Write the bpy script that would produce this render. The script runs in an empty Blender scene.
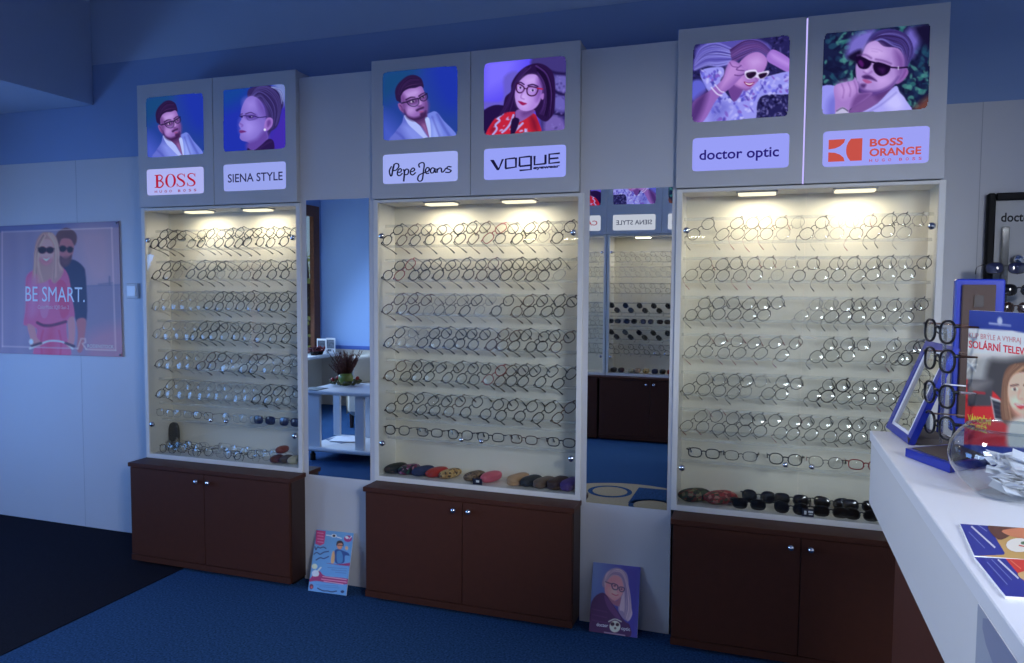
import bpy, math, random
from mathutils import Vector, Matrix
random.seed(7)
D = bpy.data
SC = bpy.context.scene
COL = SC.collection
PI = math.pi

# ------------------------------------------------------------------ camera
F, YAW, PITCH, ROLL = 749.08, 0.329078, -0.059084, 0.00624
CAM = Vector((0.0, -2.98, 1.3871))
_f = Vector((-math.sin(YAW) * math.cos(PITCH), math.cos(YAW) * math.cos(PITCH), math.sin(PITCH)))
_r = Vector((math.cos(YAW), math.sin(YAW), 0))
_u = _r.cross(_f)
RT = _r * math.cos(ROLL) + _u * math.sin(ROLL)
UP = -_r * math.sin(ROLL) + _u * math.cos(ROLL)
cam = D.cameras.new('camera')
camo = D.objects.new('camera', cam)
COL.objects.link(camo)
M = Matrix(((RT.x, UP.x, -_f.x, CAM.x), (RT.y, UP.y, -_f.y, CAM.y), (RT.z, UP.z, -_f.z, CAM.z), (0, 0, 0, 1)))
camo.matrix_world = M
cam.sensor_width = 36
cam.lens = F / 1024 * 36
cam.clip_start = 0.02
SC.camera = camo


def ray(u, v):
    return _f + RT * ((u - 512) / F) - UP * ((v - 331.5) / F)


def on_plane(u, v, p, n):
    d = ray(u, v)
    return CAM + d * ((p - CAM).dot(n) / d.dot(n))


def ony(u, v, y): return on_plane(u, v, Vector((0, y, 0)), Vector((0, 1, 0)))
def onz(u, v, z): return on_plane(u, v, Vector((0, 0, z)), Vector((0, 0, 1)))
def onx(u, v, x): return on_plane(u, v, Vector((x, 0, 0)), Vector((1, 0, 0)))


# ------------------------------------------------------------------ materials
def lin(c):
    c /= 255.0
    return c / 12.92 if c <= 0.04045 else ((c + 0.055) / 1.055) ** 2.4


def rgb(c): return (lin(c[0]), lin(c[1]), lin(c[2]), 1)


MC = {}


def mat(name, color, rough=0.6, metal=0.0, spec=0.5, noise=None, bump=None):
    """principled material; color is sRGB 0-255; noise=(scale, amount) varies the value, bump=(scale, strength)"""
    if name in MC: return MC[name]
    m = D.materials.new(name); m.use_nodes = True
    nt = m.node_tree; b = nt.nodes['Principled BSDF']
    b.inputs['Base Color'].default_value = rgb(color)
    b.inputs['Roughness'].default_value = rough
    b.inputs['Metallic'].default_value = metal
    b.inputs['Specular IOR Level'].default_value = spec
    if noise or bump:
        tc = nt.nodes.new('ShaderNodeTexCoord')
    if noise:
        n = nt.nodes.new('ShaderNodeTexNoise'); n.inputs['Scale'].default_value = noise[0]; n.inputs['Detail'].default_value = 4
        nt.links.new(tc.outputs['Object'], n.inputs['Vector'])
        r = nt.nodes.new('ShaderNodeValToRGB')
        c = rgb(color); a = noise[1]
        r.color_ramp.elements[0].position = .3; r.color_ramp.elements[1].position = .7
        r.color_ramp.elements[0].color = (c[0] * (1 - a), c[1] * (1 - a), c[2] * (1 - a), 1)
        r.color_ramp.elements[1].color = (min(1, c[0] * (1 + a)), min(1, c[1] * (1 + a)), min(1, c[2] * (1 + a)), 1)
        nt.links.new(n.outputs['Fac'], r.inputs['Fac']); nt.links.new(r.outputs['Color'], b.inputs['Base Color'])
    if bump:
        n2 = nt.nodes.new('ShaderNodeTexNoise'); n2.inputs['Scale'].default_value = bump[0]; n2.inputs['Detail'].default_value = 3
        nt.links.new(tc.outputs['Object'], n2.inputs['Vector'])
        bp = nt.nodes.new('ShaderNodeBump'); bp.inputs['Strength'].default_value = bump[1]; bp.inputs['Distance'].default_value = .004
        nt.links.new(n2.outputs['Fac'], bp.inputs['Height']); nt.links.new(bp.outputs['Normal'], b.inputs['Normal'])
    MC[name] = m
    return m


def mat_spots(name, cols, scale):
    """voronoi patterned fabric"""
    if name in MC: return MC[name]
    m = D.materials.new(name); m.use_nodes = True
    nt = m.node_tree; b = nt.nodes['Principled BSDF']; b.inputs['Roughness'].default_value = .55
    tc = nt.nodes.new('ShaderNodeTexCoord'); v = nt.nodes.new('ShaderNodeTexVoronoi'); v.inputs['Scale'].default_value = scale
    sep = nt.nodes.new('ShaderNodeSeparateColor'); r = nt.nodes.new('ShaderNodeValToRGB'); r.color_ramp.interpolation = 'CONSTANT'
    e = r.color_ramp.elements
    while len(e) < len(cols): e.new(.5)
    for i, c in enumerate(cols):
        e[i].position = i / len(cols); e[i].color = rgb(c)
    nt.links.new(tc.outputs['Object'], v.inputs['Vector']); nt.links.new(v.outputs['Color'], sep.inputs['Color'])
    nt.links.new(sep.outputs['Red'], r.inputs['Fac']); nt.links.new(r.outputs['Color'], b.inputs['Base Color'])
    MC[name] = m
    return m


def mat_emit(c, s=1.0):
    k = ('e', tuple(c), s)
    if k in MC: return MC[k]
    m = D.materials.new('backlit_print'); m.use_nodes = True
    nt = m.node_tree; nt.nodes.clear()
    e = nt.nodes.new('ShaderNodeEmission'); o = nt.nodes.new('ShaderNodeOutputMaterial')
    e.inputs['Color'].default_value = rgb(c); e.inputs['Strength'].default_value = s
    nt.links.new(e.outputs[0], o.inputs[0])
    MC[k] = m
    return m


def mat_clear(name, tint=(255, 255, 255), refl=1.0, solid=0.0, solid_col=(200, 200, 200), rough=0.02):
    """thin clear pane: transparency with a fresnel gloss and an optional milky share"""
    if name in MC: return MC[name]
    m = D.materials.new(name); m.use_nodes = True
    nt = m.node_tree; nt.nodes.clear()
    o = nt.nodes.new('ShaderNodeOutputMaterial')
    t = nt.nodes.new('ShaderNodeBsdfTransparent'); t.inputs['Color'].default_value = rgb(tint)
    g = nt.nodes.new('ShaderNodeBsdfGlossy'); g.inputs['Roughness'].default_value = rough
    fr = nt.nodes.new('ShaderNodeFresnel')
    ge = nt.nodes.new('ShaderNodeNewGeometry'); mr = nt.nodes.new('ShaderNodeMapRange')
    mr.inputs['To Min'].default_value = 1.5; mr.inputs['To Max'].default_value = 1 / 1.5   # same thin-sheet gloss from both sides
    nt.links.new(ge.outputs['Backfacing'], mr.inputs['Value']); nt.links.new(mr.outputs[0], fr.inputs['IOR'])
    mu = nt.nodes.new('ShaderNodeMath'); mu.operation = 'MULTIPLY'; mu.inputs[1].default_value = refl; mu.use_clamp = True
    nt.links.new(fr.outputs[0], mu.inputs[0])
    mx = nt.nodes.new('ShaderNodeMixShader')
    nt.links.new(mu.outputs[0], mx.inputs[0])
    base = t
    if solid > 0:
        d = nt.nodes.new('ShaderNodeBsdfDiffuse'); d.inputs['Color'].default_value = rgb(solid_col)
        m2 = nt.nodes.new('ShaderNodeMixShader'); m2.inputs[0].default_value = solid
        nt.links.new(t.outputs[0], m2.inputs[1]); nt.links.new(d.outputs[0], m2.inputs[2]); base = m2
    nt.links.new(base.outputs[0], mx.inputs[1]); nt.links.new(g.outputs[0], mx.inputs[2])
    nt.links.new(mx.outputs[0], o.inputs[0])
    MC[name] = m
    return m


WHITE = mat('white_board', (214, 214, 214), .45, noise=(3, .02))
PANEL = mat('wall_panel_board', (205, 206, 210), .5, noise=(2, .02))
SIGNW = mat('sign_board', (200, 200, 202), .45)
CASEW = mat('case_white', (226, 224, 218), .4)
BACKW = mat('case_back_white', (230, 224, 208), .5)
BLUEW = mat('blue_wall_paint', (138, 164, 206), .8, noise=(1.5, .03))
BLUEU = mat('upper_blue_paint', (172, 190, 214), .8, noise=(1.2, .03))
CEIL = mat('ceiling_paint', (150, 165, 205), .8)
BROWN = mat('brown_laminate', (76, 40, 27), .5, noise=(30, .06), spec=.3)
BROWND = mat('brown_edge', (54, 32, 26), .5)
CHROME = mat('chrome', (225, 225, 228), .12, 1.0)
STEEL = mat('satin_steel', (150, 152, 156), .3, 1.0)
BLACK = mat('black_plastic', (16, 16, 18), .6, spec=.25)
BLUEP = mat('royal_blue_plastic', (24, 44, 152), .3)
MIRROR = mat('silvered_glass', (224, 228, 230), .0, 1.0)
GLASS = mat_clear('door_glass', (250, 252, 251), .9)
LENS = mat_clear('clear_lens', (254, 255, 254), 1.6, rough=.06)
ACRYL = mat_clear('clear_acrylic', (252, 253, 253), .8, .11, (235, 234, 230), .1)
BOWLG = mat_clear('bowl_glass', (226, 232, 236), 2.0)
PAPER = mat('white_paper', (235, 235, 238), .7)


# ------------------------------------------------------------------ mesh building
def catmull(pts, closed=True, k=4):
    n = len(pts); out = []
    rng = range(n if closed else n - 1)
    for i in rng:
        if closed:
            p0, p1, p2, p3 = pts[(i - 1) % n], pts[i], pts[(i + 1) % n], pts[(i + 2) % n]
        else:
            p0, p1, p2, p3 = pts[max(0, i - 1)], pts[i], pts[i + 1], pts[min(n - 1, i + 2)]
        for j in range(k):
            t = j / k
            out.append(tuple(.5 * (2 * b + (c - a) * t + (2 * a - 5 * b + 4 * c - d) * t * t + (3 * b - a - 3 * c + d) * t ** 3)
                             for a, b, c, d in zip(p0, p1, p2, p3)))
    if not closed: out.append(tuple(pts[-1]))
    return out


class MB:
    def __init__(self):
        self.v = []; self.f = []; self.m = []; self.s = []
        self.X = None

    def add(self, vs, fs, mi=0, smooth=False):
        o = len(self.v)
        if self.X is not None: vs = [self.X @ Vector(p) for p in vs]
        self.v += [tuple(p) for p in vs]
        for f in fs:
            self.f.append([i + o for i in f]); self.m.append(mi); self.s.append(smooth)

    def box(self, x0, x1, y0, y1, z0, z1, mi=0, bev=0.0):
        if x0 > x1: x0, x1 = x1, x0
        if y0 > y1: y0, y1 = y1, y0
        if z0 > z1: z0, z1 = z1, z0
        if bev <= 0:
            vs = [(x, y, z) for x in (x0, x1) for y in (y0, y1) for z in (z0, z1)]
            self.add(vs, [(0, 1, 3, 2), (4, 6, 7, 5), (0, 4, 5, 1), (2, 3, 7, 6), (0, 2, 6, 4), (1, 5, 7, 3)], mi)
            return
        b = min(bev, (x1 - x0) / 2.01, (y1 - y0) / 2.01, (z1 - z0) / 2.01)
        # chamfered box: 24 vertices
        vs = []; ix = {}
        for sx in (0, 1):
            for sy in (0, 1):
                for sz in (0, 1):
                    X, Y, Z = (x0, x1)[sx], (y0, y1)[sy], (z0, z1)[sz]
                    dx, dy, dz = (b, -b)[sx], (b, -b)[sy], (b, -b)[sz]
                    for a, p in ((0, (X, Y + dy, Z + dz)), (1, (X + dx, Y, Z + dz)), (2, (X + dx, Y + dy, Z))):
                        ix[sx, sy, sz, a] = len(vs); vs.append(p)
        g = lambda sx, sy, sz, a: ix[sx, sy, sz, a]
        fs = []
        for s in (0, 1):
            q = [g(s, 0, 0, 0), g(s, 1, 0, 0), g(s, 1, 1, 0), g(s, 0, 1, 0)]; fs.append(q if s else q[::-1])
            q = [g(0, s, 0, 1), g(1, s, 0, 1), g(1, s, 1, 1), g(0, s, 1, 1)]; fs.append(q[::-1] if s else q)
            q = [g(0, 0, s, 2), g(1, 0, s, 2), g(1, 1, s, 2), g(0, 1, s, 2)]; fs.append(q if s else q[::-1])
        for a in (0, 1):
            for c in (0, 1):
                fs.append([g(a, c, 0, 0), g(a, c, 0, 1), g(a, c, 1, 1), g(a, c, 1, 0)])
                fs.append([g(a, 0, c, 0), g(a, 0, c, 2), g(a, 1, c, 2), g(a, 1, c, 0)])
                fs.append([g(0, a, c, 1), g(0, a, c, 2), g(1, a, c, 2), g(1, a, c, 1)])
        for sx in (0, 1):
            for sy in (0, 1):
                for sz in (0, 1): fs.append([g(sx, sy, sz, 0), g(sx, sy, sz, 1), g(sx, sy, sz, 2)])
        self.add(vs, fs, mi)

    def tube(self, pts, r, n=6, closed=False, mi=0, caps=True):
        pts = [Vector(p) for p in pts]; L = len(pts)
        rr = r if isinstance(r, (list, tuple)) else [r] * L
        vs = []; prev = None
        for i, p in enumerate(pts):
            a = pts[(i - 1) % L] if (closed or i > 0) else p
            b = pts[(i + 1) % L] if (closed or i < L - 1) else p
            t = (b - a).normalized()
            if prev is None:
                s = t.cross(Vector((0, 0, 1)))
                if s.length < .05: s = t.cross(Vector((0, 1, 0)))
            else:
                s = prev - t * prev.dot(t)
                if s.length < 1e-6: s = t.orthogonal()
            s.normalize(); prev = s; w = t.cross(s)
            for k in range(n):
                an = 2 * PI * k / n
                vs.append(p + (s * math.cos(an) + w * math.sin(an)) * rr[i])
        fs = []
        for i in range(L if closed else L - 1):
            j = (i + 1) % L
            for k in range(n): fs.append((i * n + k, i * n + (k + 1) % n, j * n + (k + 1) % n, j * n + k))
        self.add(vs, fs, mi, True)
        if caps and not closed:
            self.add(vs[:n], [tuple(range(n))[::-1]], mi); self.add(vs[-n:], [tuple(range(n))], mi)

    def lathe(self, prof, c=(0, 0, 0), n=24, mi=0, axis='z', smooth=True):
        vs = []; fs = []
        for (r, h) in prof:
            for k in range(n):
                a = 2 * PI * k / n
                p = (r * math.cos(a), r * math.sin(a), h)
                if axis == 'y': p = (p[0], -p[2], p[1])
                if axis == 'x': p = (p[2], p[0], p[1])
                vs.append((p[0] + c[0], p[1] + c[1], p[2] + c[2]))
        for i in range(len(prof) - 1):
            for k in range(n): fs.append((i * n + k, i * n + (k + 1) % n, (i + 1) * n + (k + 1) % n, (i + 1) * n + k))
        self.add(vs, fs, mi, smooth)

    def ball(self, c, r, n=12, mi=0):
        rx, ry, rz = r if isinstance(r, tuple) else (r, r, r)
        vs = []; fs = []; h = n // 2
        for i in range(h + 1):
            th = PI * i / h
            for k in range(n):
                a = 2 * PI * k / n
                vs.append((c[0] + rx * math.sin(th) * math.cos(a), c[1] + ry * math.sin(th) * math.sin(a), c[2] + rz * math.cos(th)))
        for i in range(h):
            for k in range(n): fs.append((i * n + k, (i + 1) * n + k, (i + 1) * n + (k + 1) % n, i * n + (k + 1) % n))
        self.add(vs, fs, mi, True)

    def slab(self, quad, n, th, mi=0):
        """flat plate from four 3-D corners, thickness behind along -n"""
        q = [Vector(p) for p in quad]; b = [p - n * th for p in q]
        k = len(q)
        self.add(q + b, [tuple(range(k)), tuple(range(2 * k - 1, k - 1, -1))] + [(i, i + k, (i + 1) % k + k, (i + 1) % k) for i in range(k)], mi)

    def mesh(self, name, mats, off=Vector((0, 0, 0))):
        me = D.meshes.new(name)
        me.from_pydata([(p[0] - off.x, p[1] - off.y, p[2] - off.z) for p in self.v], [], self.f)
        for m in (mats if isinstance(mats, list) else [mats]): me.materials.append(m)
        me.polygons.foreach_set('material_index', self.m)
        me.polygons.foreach_set('use_smooth', self.s)
        me.update()
        return me

    def build(self, name, mats, parent=None, loc=None):
        off = wloc(parent) if parent else Vector((0, 0, 0))
        o = D.objects.new(name, None)
        base = Vector(loc) if loc is not None else Vector((0, 0, 0))
        D.objects.remove(o)
        me = self.mesh(name, mats, off + (base if parent is None else Vector((0, 0, 0))))
        o = D.objects.new(name, me); COL.objects.link(o)
        if parent: o.parent = parent
        else: o.location = base
        return o


def wloc(o):
    p = Vector((0, 0, 0))
    while o:
        p = p + o.location; o = o.parent
    return p


def tag(o, label, cat, group=None, kind=None):
    o['label'] = label; o['category'] = cat
    if group: o['group'] = group
    if kind: o['kind'] = kind
    return o


def thing(name, loc, label, cat, group=None):
    o = D.objects.new(name, None); COL.objects.link(o); o.location = loc; o.empty_display_size = .05
    return tag(o, label, cat, group)


def struct(o):
    o['kind'] = 'structure'
    return o


def sbox(name, m, *a, bev=0):
    b = MB(); b.box(*a, bev=bev)
    return struct(b.build(name, m))


# ------------------------------------------------------------------ flat prints and lettering
_TX = {}


def text_mesh(s, bold=0.0):
    k = (s, bold)
    if k in _TX: return _TX[k]
    cu = D.curves.new('t', 'FONT'); cu.body = s; cu.size = 1; cu.offset = bold; cu.resolution_u = 3
    o = D.objects.new('t', cu); COL.objects.link(o)
    bpy.context.view_layer.update()
    me = D.meshes.new_from_object(o.evaluated_get(bpy.context.evaluated_depsgraph_get()))
    vs = [(v.co.x, v.co.y) for v in me.vertices]; fs = [tuple(p.vertices) for p in me.polygons]
    D.objects.remove(o); D.curves.remove(cu); D.meshes.remove(me)
    xs = [p[0] for p in vs]
    _TX[k] = (vs, fs, min(xs), max(xs))
    return _TX[k]


def clip_poly(P, C):
    """Sutherland-Hodgman against a convex outline C"""
    area = sum(C[i][0] * C[(i + 1) % len(C)][1] - C[(i + 1) % len(C)][0] * C[i][1] for i in range(len(C)))
    sg = 1 if area > 0 else -1
    out = P
    for i in range(len(C)):
        a, b = C[i], C[(i + 1) % len(C)]
        if abs(a[0] - b[0]) + abs(a[1] - b[1]) < 1e-6: continue
        inp = out; out = []
        side = lambda p: sg * ((b[0] - a[0]) * (p[1] - a[1]) - (b[1] - a[1]) * (p[0] - a[0]))
        for j in range(len(inp)):
            p, q = inp[j - 1], inp[j]
            sp, sq = side(p), side(q)
            if (sp >= 0) != (sq >= 0):
                t = sp / (sp - sq); out.append((p[0] + (q[0] - p[0]) * t, p[1] + (q[1] - p[1]) * t))
            if sq >= 0: out.append(q)
        if len(out) < 3: return []
    return out


def rquad(q, r):
    """rounded outline of a four-corner shape"""
    out = []
    for i in range(4):
        p = Vector(q[i]); a = Vector(q[i - 1]); b = Vector(q[(i + 1) % 4])
        s = p + (a - p).normalized() * r; e = p + (b - p).normalized() * r
        for j in range(6):
            t = j / 5
            w = s * (1 - t) ** 2 + p * 2 * t * (1 - t) + e * t * t
            out.append((w.x, w.y))
    return out


class Art:
    """a flat print: shapes given in the sheet's own drawing units, laid on a plane as thin ink layers"""
    STEP = 0.00007

    def __init__(self, to3d, n, mk, clip=None):
        self.to3d = to3d; self.n = n; self.mk = mk; self.clip = clip
        self.b = MB(); self.mats = []; self.k = 1

    def mi(self, c):
        m = self.mk(c) if isinstance(c, (tuple, list)) else c
        if m not in self.mats: self.mats.append(m)
        return self.mats.index(m)

    def _put(self, pts, c):
        if self.clip: pts = clip_poly(pts, self.clip)
        if len(pts) < 3: return
        vs = [self.to3d(*p) + self.n * self.STEP * self.k for p in pts]
        nn = Vector((0, 0, 0))
        for i in range(len(vs)):
            nn += (vs[i] - vs[0]).cross(vs[(i + 1) % len(vs)] - vs[0])
        f = list(range(len(vs)))
        if nn.dot(self.n) < 0: f.reverse()
        self.b.add(vs, [f], self.mi(c))

    def poly(self, c, pts, smooth=True):
        self._put(catmull(pts) if smooth else list(pts), c); self.k += 1

    def dot(self, c, x, y, rx, ry=None, n=14, rot=0):
        ry = ry or rx
        self._put([(x + rx * math.cos(2 * PI * i / n) * math.cos(rot) - ry * math.sin(2 * PI * i / n) * math.sin(rot),
                    y + rx * math.cos(2 * PI * i / n) * math.sin(rot) + ry * math.sin(2 * PI * i / n) * math.cos(rot)) for i in range(n)], c); self.k += 1

    def line(self, c, w, pts, closed=False, smooth=True, w2=None):
        if smooth and len(pts) > 2: pts = catmull(pts, closed, 5)
        n = len(pts); L = []; R = []
        for i, p in enumerate(pts):
            a = pts[(i - 1) % n] if (closed or i) else p
            b = pts[(i + 1) % n] if (closed or i < n - 1) else p
            dx, dy = b[0] - a[0], b[1] - a[1]; l = math.hypot(dx, dy) or 1
            ww = w if w2 is None else w + (w2 - w) * i / max(1, n - 1)
            L.append((p[0] - dy / l * ww / 2, p[1] + dx / l * ww / 2)); R.append((p[0] + dy / l * ww / 2, p[1] - dx / l * ww / 2))
        for i in range(n if closed else n - 1):
            j = (i + 1) % n
            self._put([L[i], L[j], R[j], R[i]], c)
        self.k += 1

    def text(self, c, s, p0, p1, h, bold=0.0, up=None):
        """baseline from p0 to p1, cap height h"""
        vs, fs, a, b = text_mesh(s, bold)
        ex = ((p1[0] - p0[0]) / (b - a), (p1[1] - p0[1]) / (b - a))
        up = up or (0, -1)
        q = [(p0[0] + ex[0] * (x - a) + up[0] * h * y / .73, p0[1] + ex[1] * (x - a) + up[1] * h * y / .73) for x, y in vs]
        P = [self.to3d(*p) + self.n * self.STEP * self.k for p in q]
        mi = self.mi(c)
        out = []
        for f in fs:
            nn = (P[f[1]] - P[f[0]]).cross(P[f[2]] - P[f[0]])
            out.append(f if nn.dot(self.n) >= 0 else f[::-1])
        self.b.add(P, out, mi); self.k += 1

    def done(self, name, parent=None, loc=None):
        return self.b.build(name, self.mats, parent, loc)


def quad_map(src, dst):
    """drawing units inside quad src (TL,TR,BR,BL) -> quad dst, by relative position"""
    (ax, ay), (bx, by), (cx, cy), (dx, dy) = src

    def m(x, y):
        s = t = .5
        for _ in range(4):
            lx = ax + (dx - ax) * t; rx = bx + (cx - bx) * t
            s = (x - lx) / (rx - lx)
            ty = ay + (by - ay) * s; bo = dy + (cy - dy) * s
            t = (y - ty) / (bo - ty)
        T = Vector(dst[0]) * (1 - s) + Vector(dst[1]) * s
        B = Vector(dst[3]) * (1 - s) + Vector(dst[2]) * s
        return T * (1 - t) + B * t
    return m


# --- painted prints: a sheet of fine cells, each carrying the print's own colour
import numpy as np


def np_lin(c):
    c = np.asarray(c, float) / 255
    return np.where(c <= .04045, c / 12.92, ((c + .055) / 1.055) ** 2.4)


class Pic:
    def __init__(self, src, bg, n=120, P=None):
        self.src = src; self.n = n
        s, t = np.meshgrid(np.linspace(0, 1, n), np.linspace(0, 1, n))
        q = [np.array(p, float) for p in src]
        XY = (q[0] * (1 - s)[..., None] + q[1] * s[..., None]) * (1 - t)[..., None] + (q[3] * (1 - s)[..., None] + q[2] * s[..., None]) * t[..., None]
        self.P = XY.reshape(-1, 2) if P is None else P
        self.C = np.tile(np.array(bg, float), (n * n, 1))
        self.u = (abs(src[1][0] - src[0][0]) + abs(src[3][1] - src[0][1])) / 2
        self.f = self.u * .011
        self.texts = []

    def _mix(self, idx, c, m):
        self.C[idx] = self.C[idx] * (1 - m[:, None]) + np.array(c, float) * m[:, None]

    def _near(self, pts, pad):
        a = np.array(pts, float); lo = a.min(0) - pad; hi = a.max(0) + pad
        return np.nonzero(((self.P >= lo) & (self.P <= hi)).all(1))[0]

    @staticmethod
    def _dist(P, A, B):
        d = B - A; L = (d * d).sum() or 1e-9
        t = np.clip(((P - A) @ d) / L, 0, 1)
        return np.hypot(*(P - A - t[:, None] * d).T), t

    def poly(self, c, pts, smooth=True, f=None, op=1.0):
        f = f or self.f
        pts = np.array(catmull(pts, True, 4) if smooth else pts, float)
        idx = self._near(pts, f)
        if not len(idx): return
        P = self.P[idx]; D = np.full(len(P), 1e9); ins = np.zeros(len(P), bool)
        for i in range(len(pts)):
            A, B = pts[i - 1], pts[i]
            D = np.minimum(D, self._dist(P, A, B)[0])
            if A[1] != B[1]:
                ins ^= ((A[1] > P[:, 1]) != (B[1] > P[:, 1])) & (P[:, 0] < (B[0] - A[0]) * (P[:, 1] - A[1]) / (B[1] - A[1]) + A[0])
        m = np.clip(np.where(ins, D, -D) / f + .5, 0, 1)
        self._mix(idx, c, m * op)

    def dot(self, c, x, y, rx, ry=None, n=0, rot=0, f=None, op=1.0):
        ry = ry or rx; f = f or self.f; r = max(rx, ry) + f
        idx = self._near([(x - r, y - r), (x + r, y + r)], 0)
        if not len(idx): return
        d = self.P[idx] - (x, y); c_, s_ = math.cos(rot), math.sin(rot)
        e = np.hypot((d[:, 0] * c_ + d[:, 1] * s_) / rx, (-d[:, 0] * s_ + d[:, 1] * c_) / ry)
        self._mix(idx, c, np.clip((1 - e) * min(rx, ry) / f + .5, 0, 1) * op)

    def line(self, c, w, pts, closed=False, smooth=True, w2=None, f=None, op=1.0):
        f = f or self.f
        if smooth and len(pts) > 2: pts = catmull(pts, closed, 4)
        pts = np.array(list(pts) + ([pts[0]] if closed else []), float)
        idx = self._near(pts, w + f)
        if not len(idx): return
        P = self.P[idx]; m = np.zeros(len(P)); n = len(pts) - 1
        for i in range(n):
            D, t = self._dist(P, pts[i], pts[i + 1])
            ww = w if w2 is None else w + (w2 - w) * (i + t) / n
            m = np.maximum(m, np.clip((ww / 2 - D) / f + .5, 0, 1) * np.minimum(1, ww / f))
        self._mix(idx, c, m * op)

    def strands(self, g0, g1, n, cols, w, seed=0, op=.8):
        rr = random.Random(seed); N = len(g0)
        for k in range(n):
            t = rr.random(); j = rr.uniform(-.04, .04)
            pts = [(a[0] + (b[0] - a[0]) * min(1, max(0, t + j * i)), a[1] + (b[1] - a[1]) * min(1, max(0, t + j * i))) for i, (a, b) in enumerate(zip(g0, g1))]
            self.line(rr.choice(cols), w * rr.uniform(.6, 1.3), pts, w2=w * .4, op=op)

    def specks(self, cols, n, box, r, seed=0, op=.8):
        rr = random.Random(seed)
        for k in range(n):
            self.dot(rr.choice(cols), rr.uniform(box[0], box[2]), rr.uniform(box[1], box[3]), r * rr.uniform(.5, 1.5), r * rr.uniform(.3, .8), rot=rr.uniform(0, 3), op=op)

    def text(self, *a, **k): self.texts.append((a, k))

    def sheet(self, name, q3, nrm, m, parent, conv, keep=None, lift=.0004):
        """q3: TL, TR, BR, BL in space"""
        n = self.n
        s, t = np.meshgrid(np.linspace(0, 1, n), np.linspace(0, 1, n))
        q = [np.array(p, float) for p in q3]
        V = (q[0] * (1 - s)[..., None] + q[1] * s[..., None]) * (1 - t)[..., None] + (q[3] * (1 - s)[..., None] + q[2] * s[..., None]) * t[..., None]
        V = V.reshape(-1, 3) + np.array(nrm) * lift
        ok = np.ones(n * n, bool)
        if keep is not None:
            K = np.array(keep, float); ar = sum(K[i - 1][0] * K[i][1] - K[i][0] * K[i - 1][1] for i in range(len(K)))
            for i in range(len(K)):
                A, B = K[i - 1], K[i]
                ok &= np.sign(ar) * ((B[0] - A[0]) * (self.P[:, 1] - A[1]) - (B[1] - A[1]) * (self.P[:, 0] - A[0])) >= -1e-6
        b = MB(); b.v = [tuple(p) for p in V]
        up = (V[n] - V[0]); rt = V[1] - V[0]
        flip = np.dot(np.cross(rt, -up), np.array(nrm)) < 0
        for i in range(n - 1):
            for j in range(n - 1):
                a = i * n + j; f = [a, a + n, a + n + 1, a + 1]
                if ok[f].all(): b.f.append(f[::-1] if flip else f)
        b.m = [0] * len(b.f); b.s = [False] * len(b.f)
        o = b.build(name, m, parent)
        at = o.data.color_attributes.new('print', 'FLOAT_COLOR', 'POINT')
        col = np.ones((n * n, 4), np.float32); col[:, :3] = conv(self.C)
        at.data.foreach_set('color', col.ravel())
        return o


def mat_print(name, emit):
    if name in MC: return MC[name]
    m = D.materials.new(name); m.use_nodes = True
    nt = m.node_tree; va = nt.nodes.new('ShaderNodeVertexColor'); va.layer_name = 'print'
    if emit:
        nt.nodes.clear(); va = nt.nodes.new('ShaderNodeVertexColor'); va.layer_name = 'print'
        e = nt.nodes.new('ShaderNodeEmission'); o = nt.nodes.new('ShaderNodeOutputMaterial')
        nt.links.new(va.outputs['Color'], e.inputs['Color']); nt.links.new(e.outputs[0], o.inputs[0])
    else:
        b = nt.nodes['Principled BSDF']; b.inputs['Roughness'].default_value = .55
        nt.links.new(va.outputs['Color'], b.inputs['Base Color'])
    MC[name] = m
    return m


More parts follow.
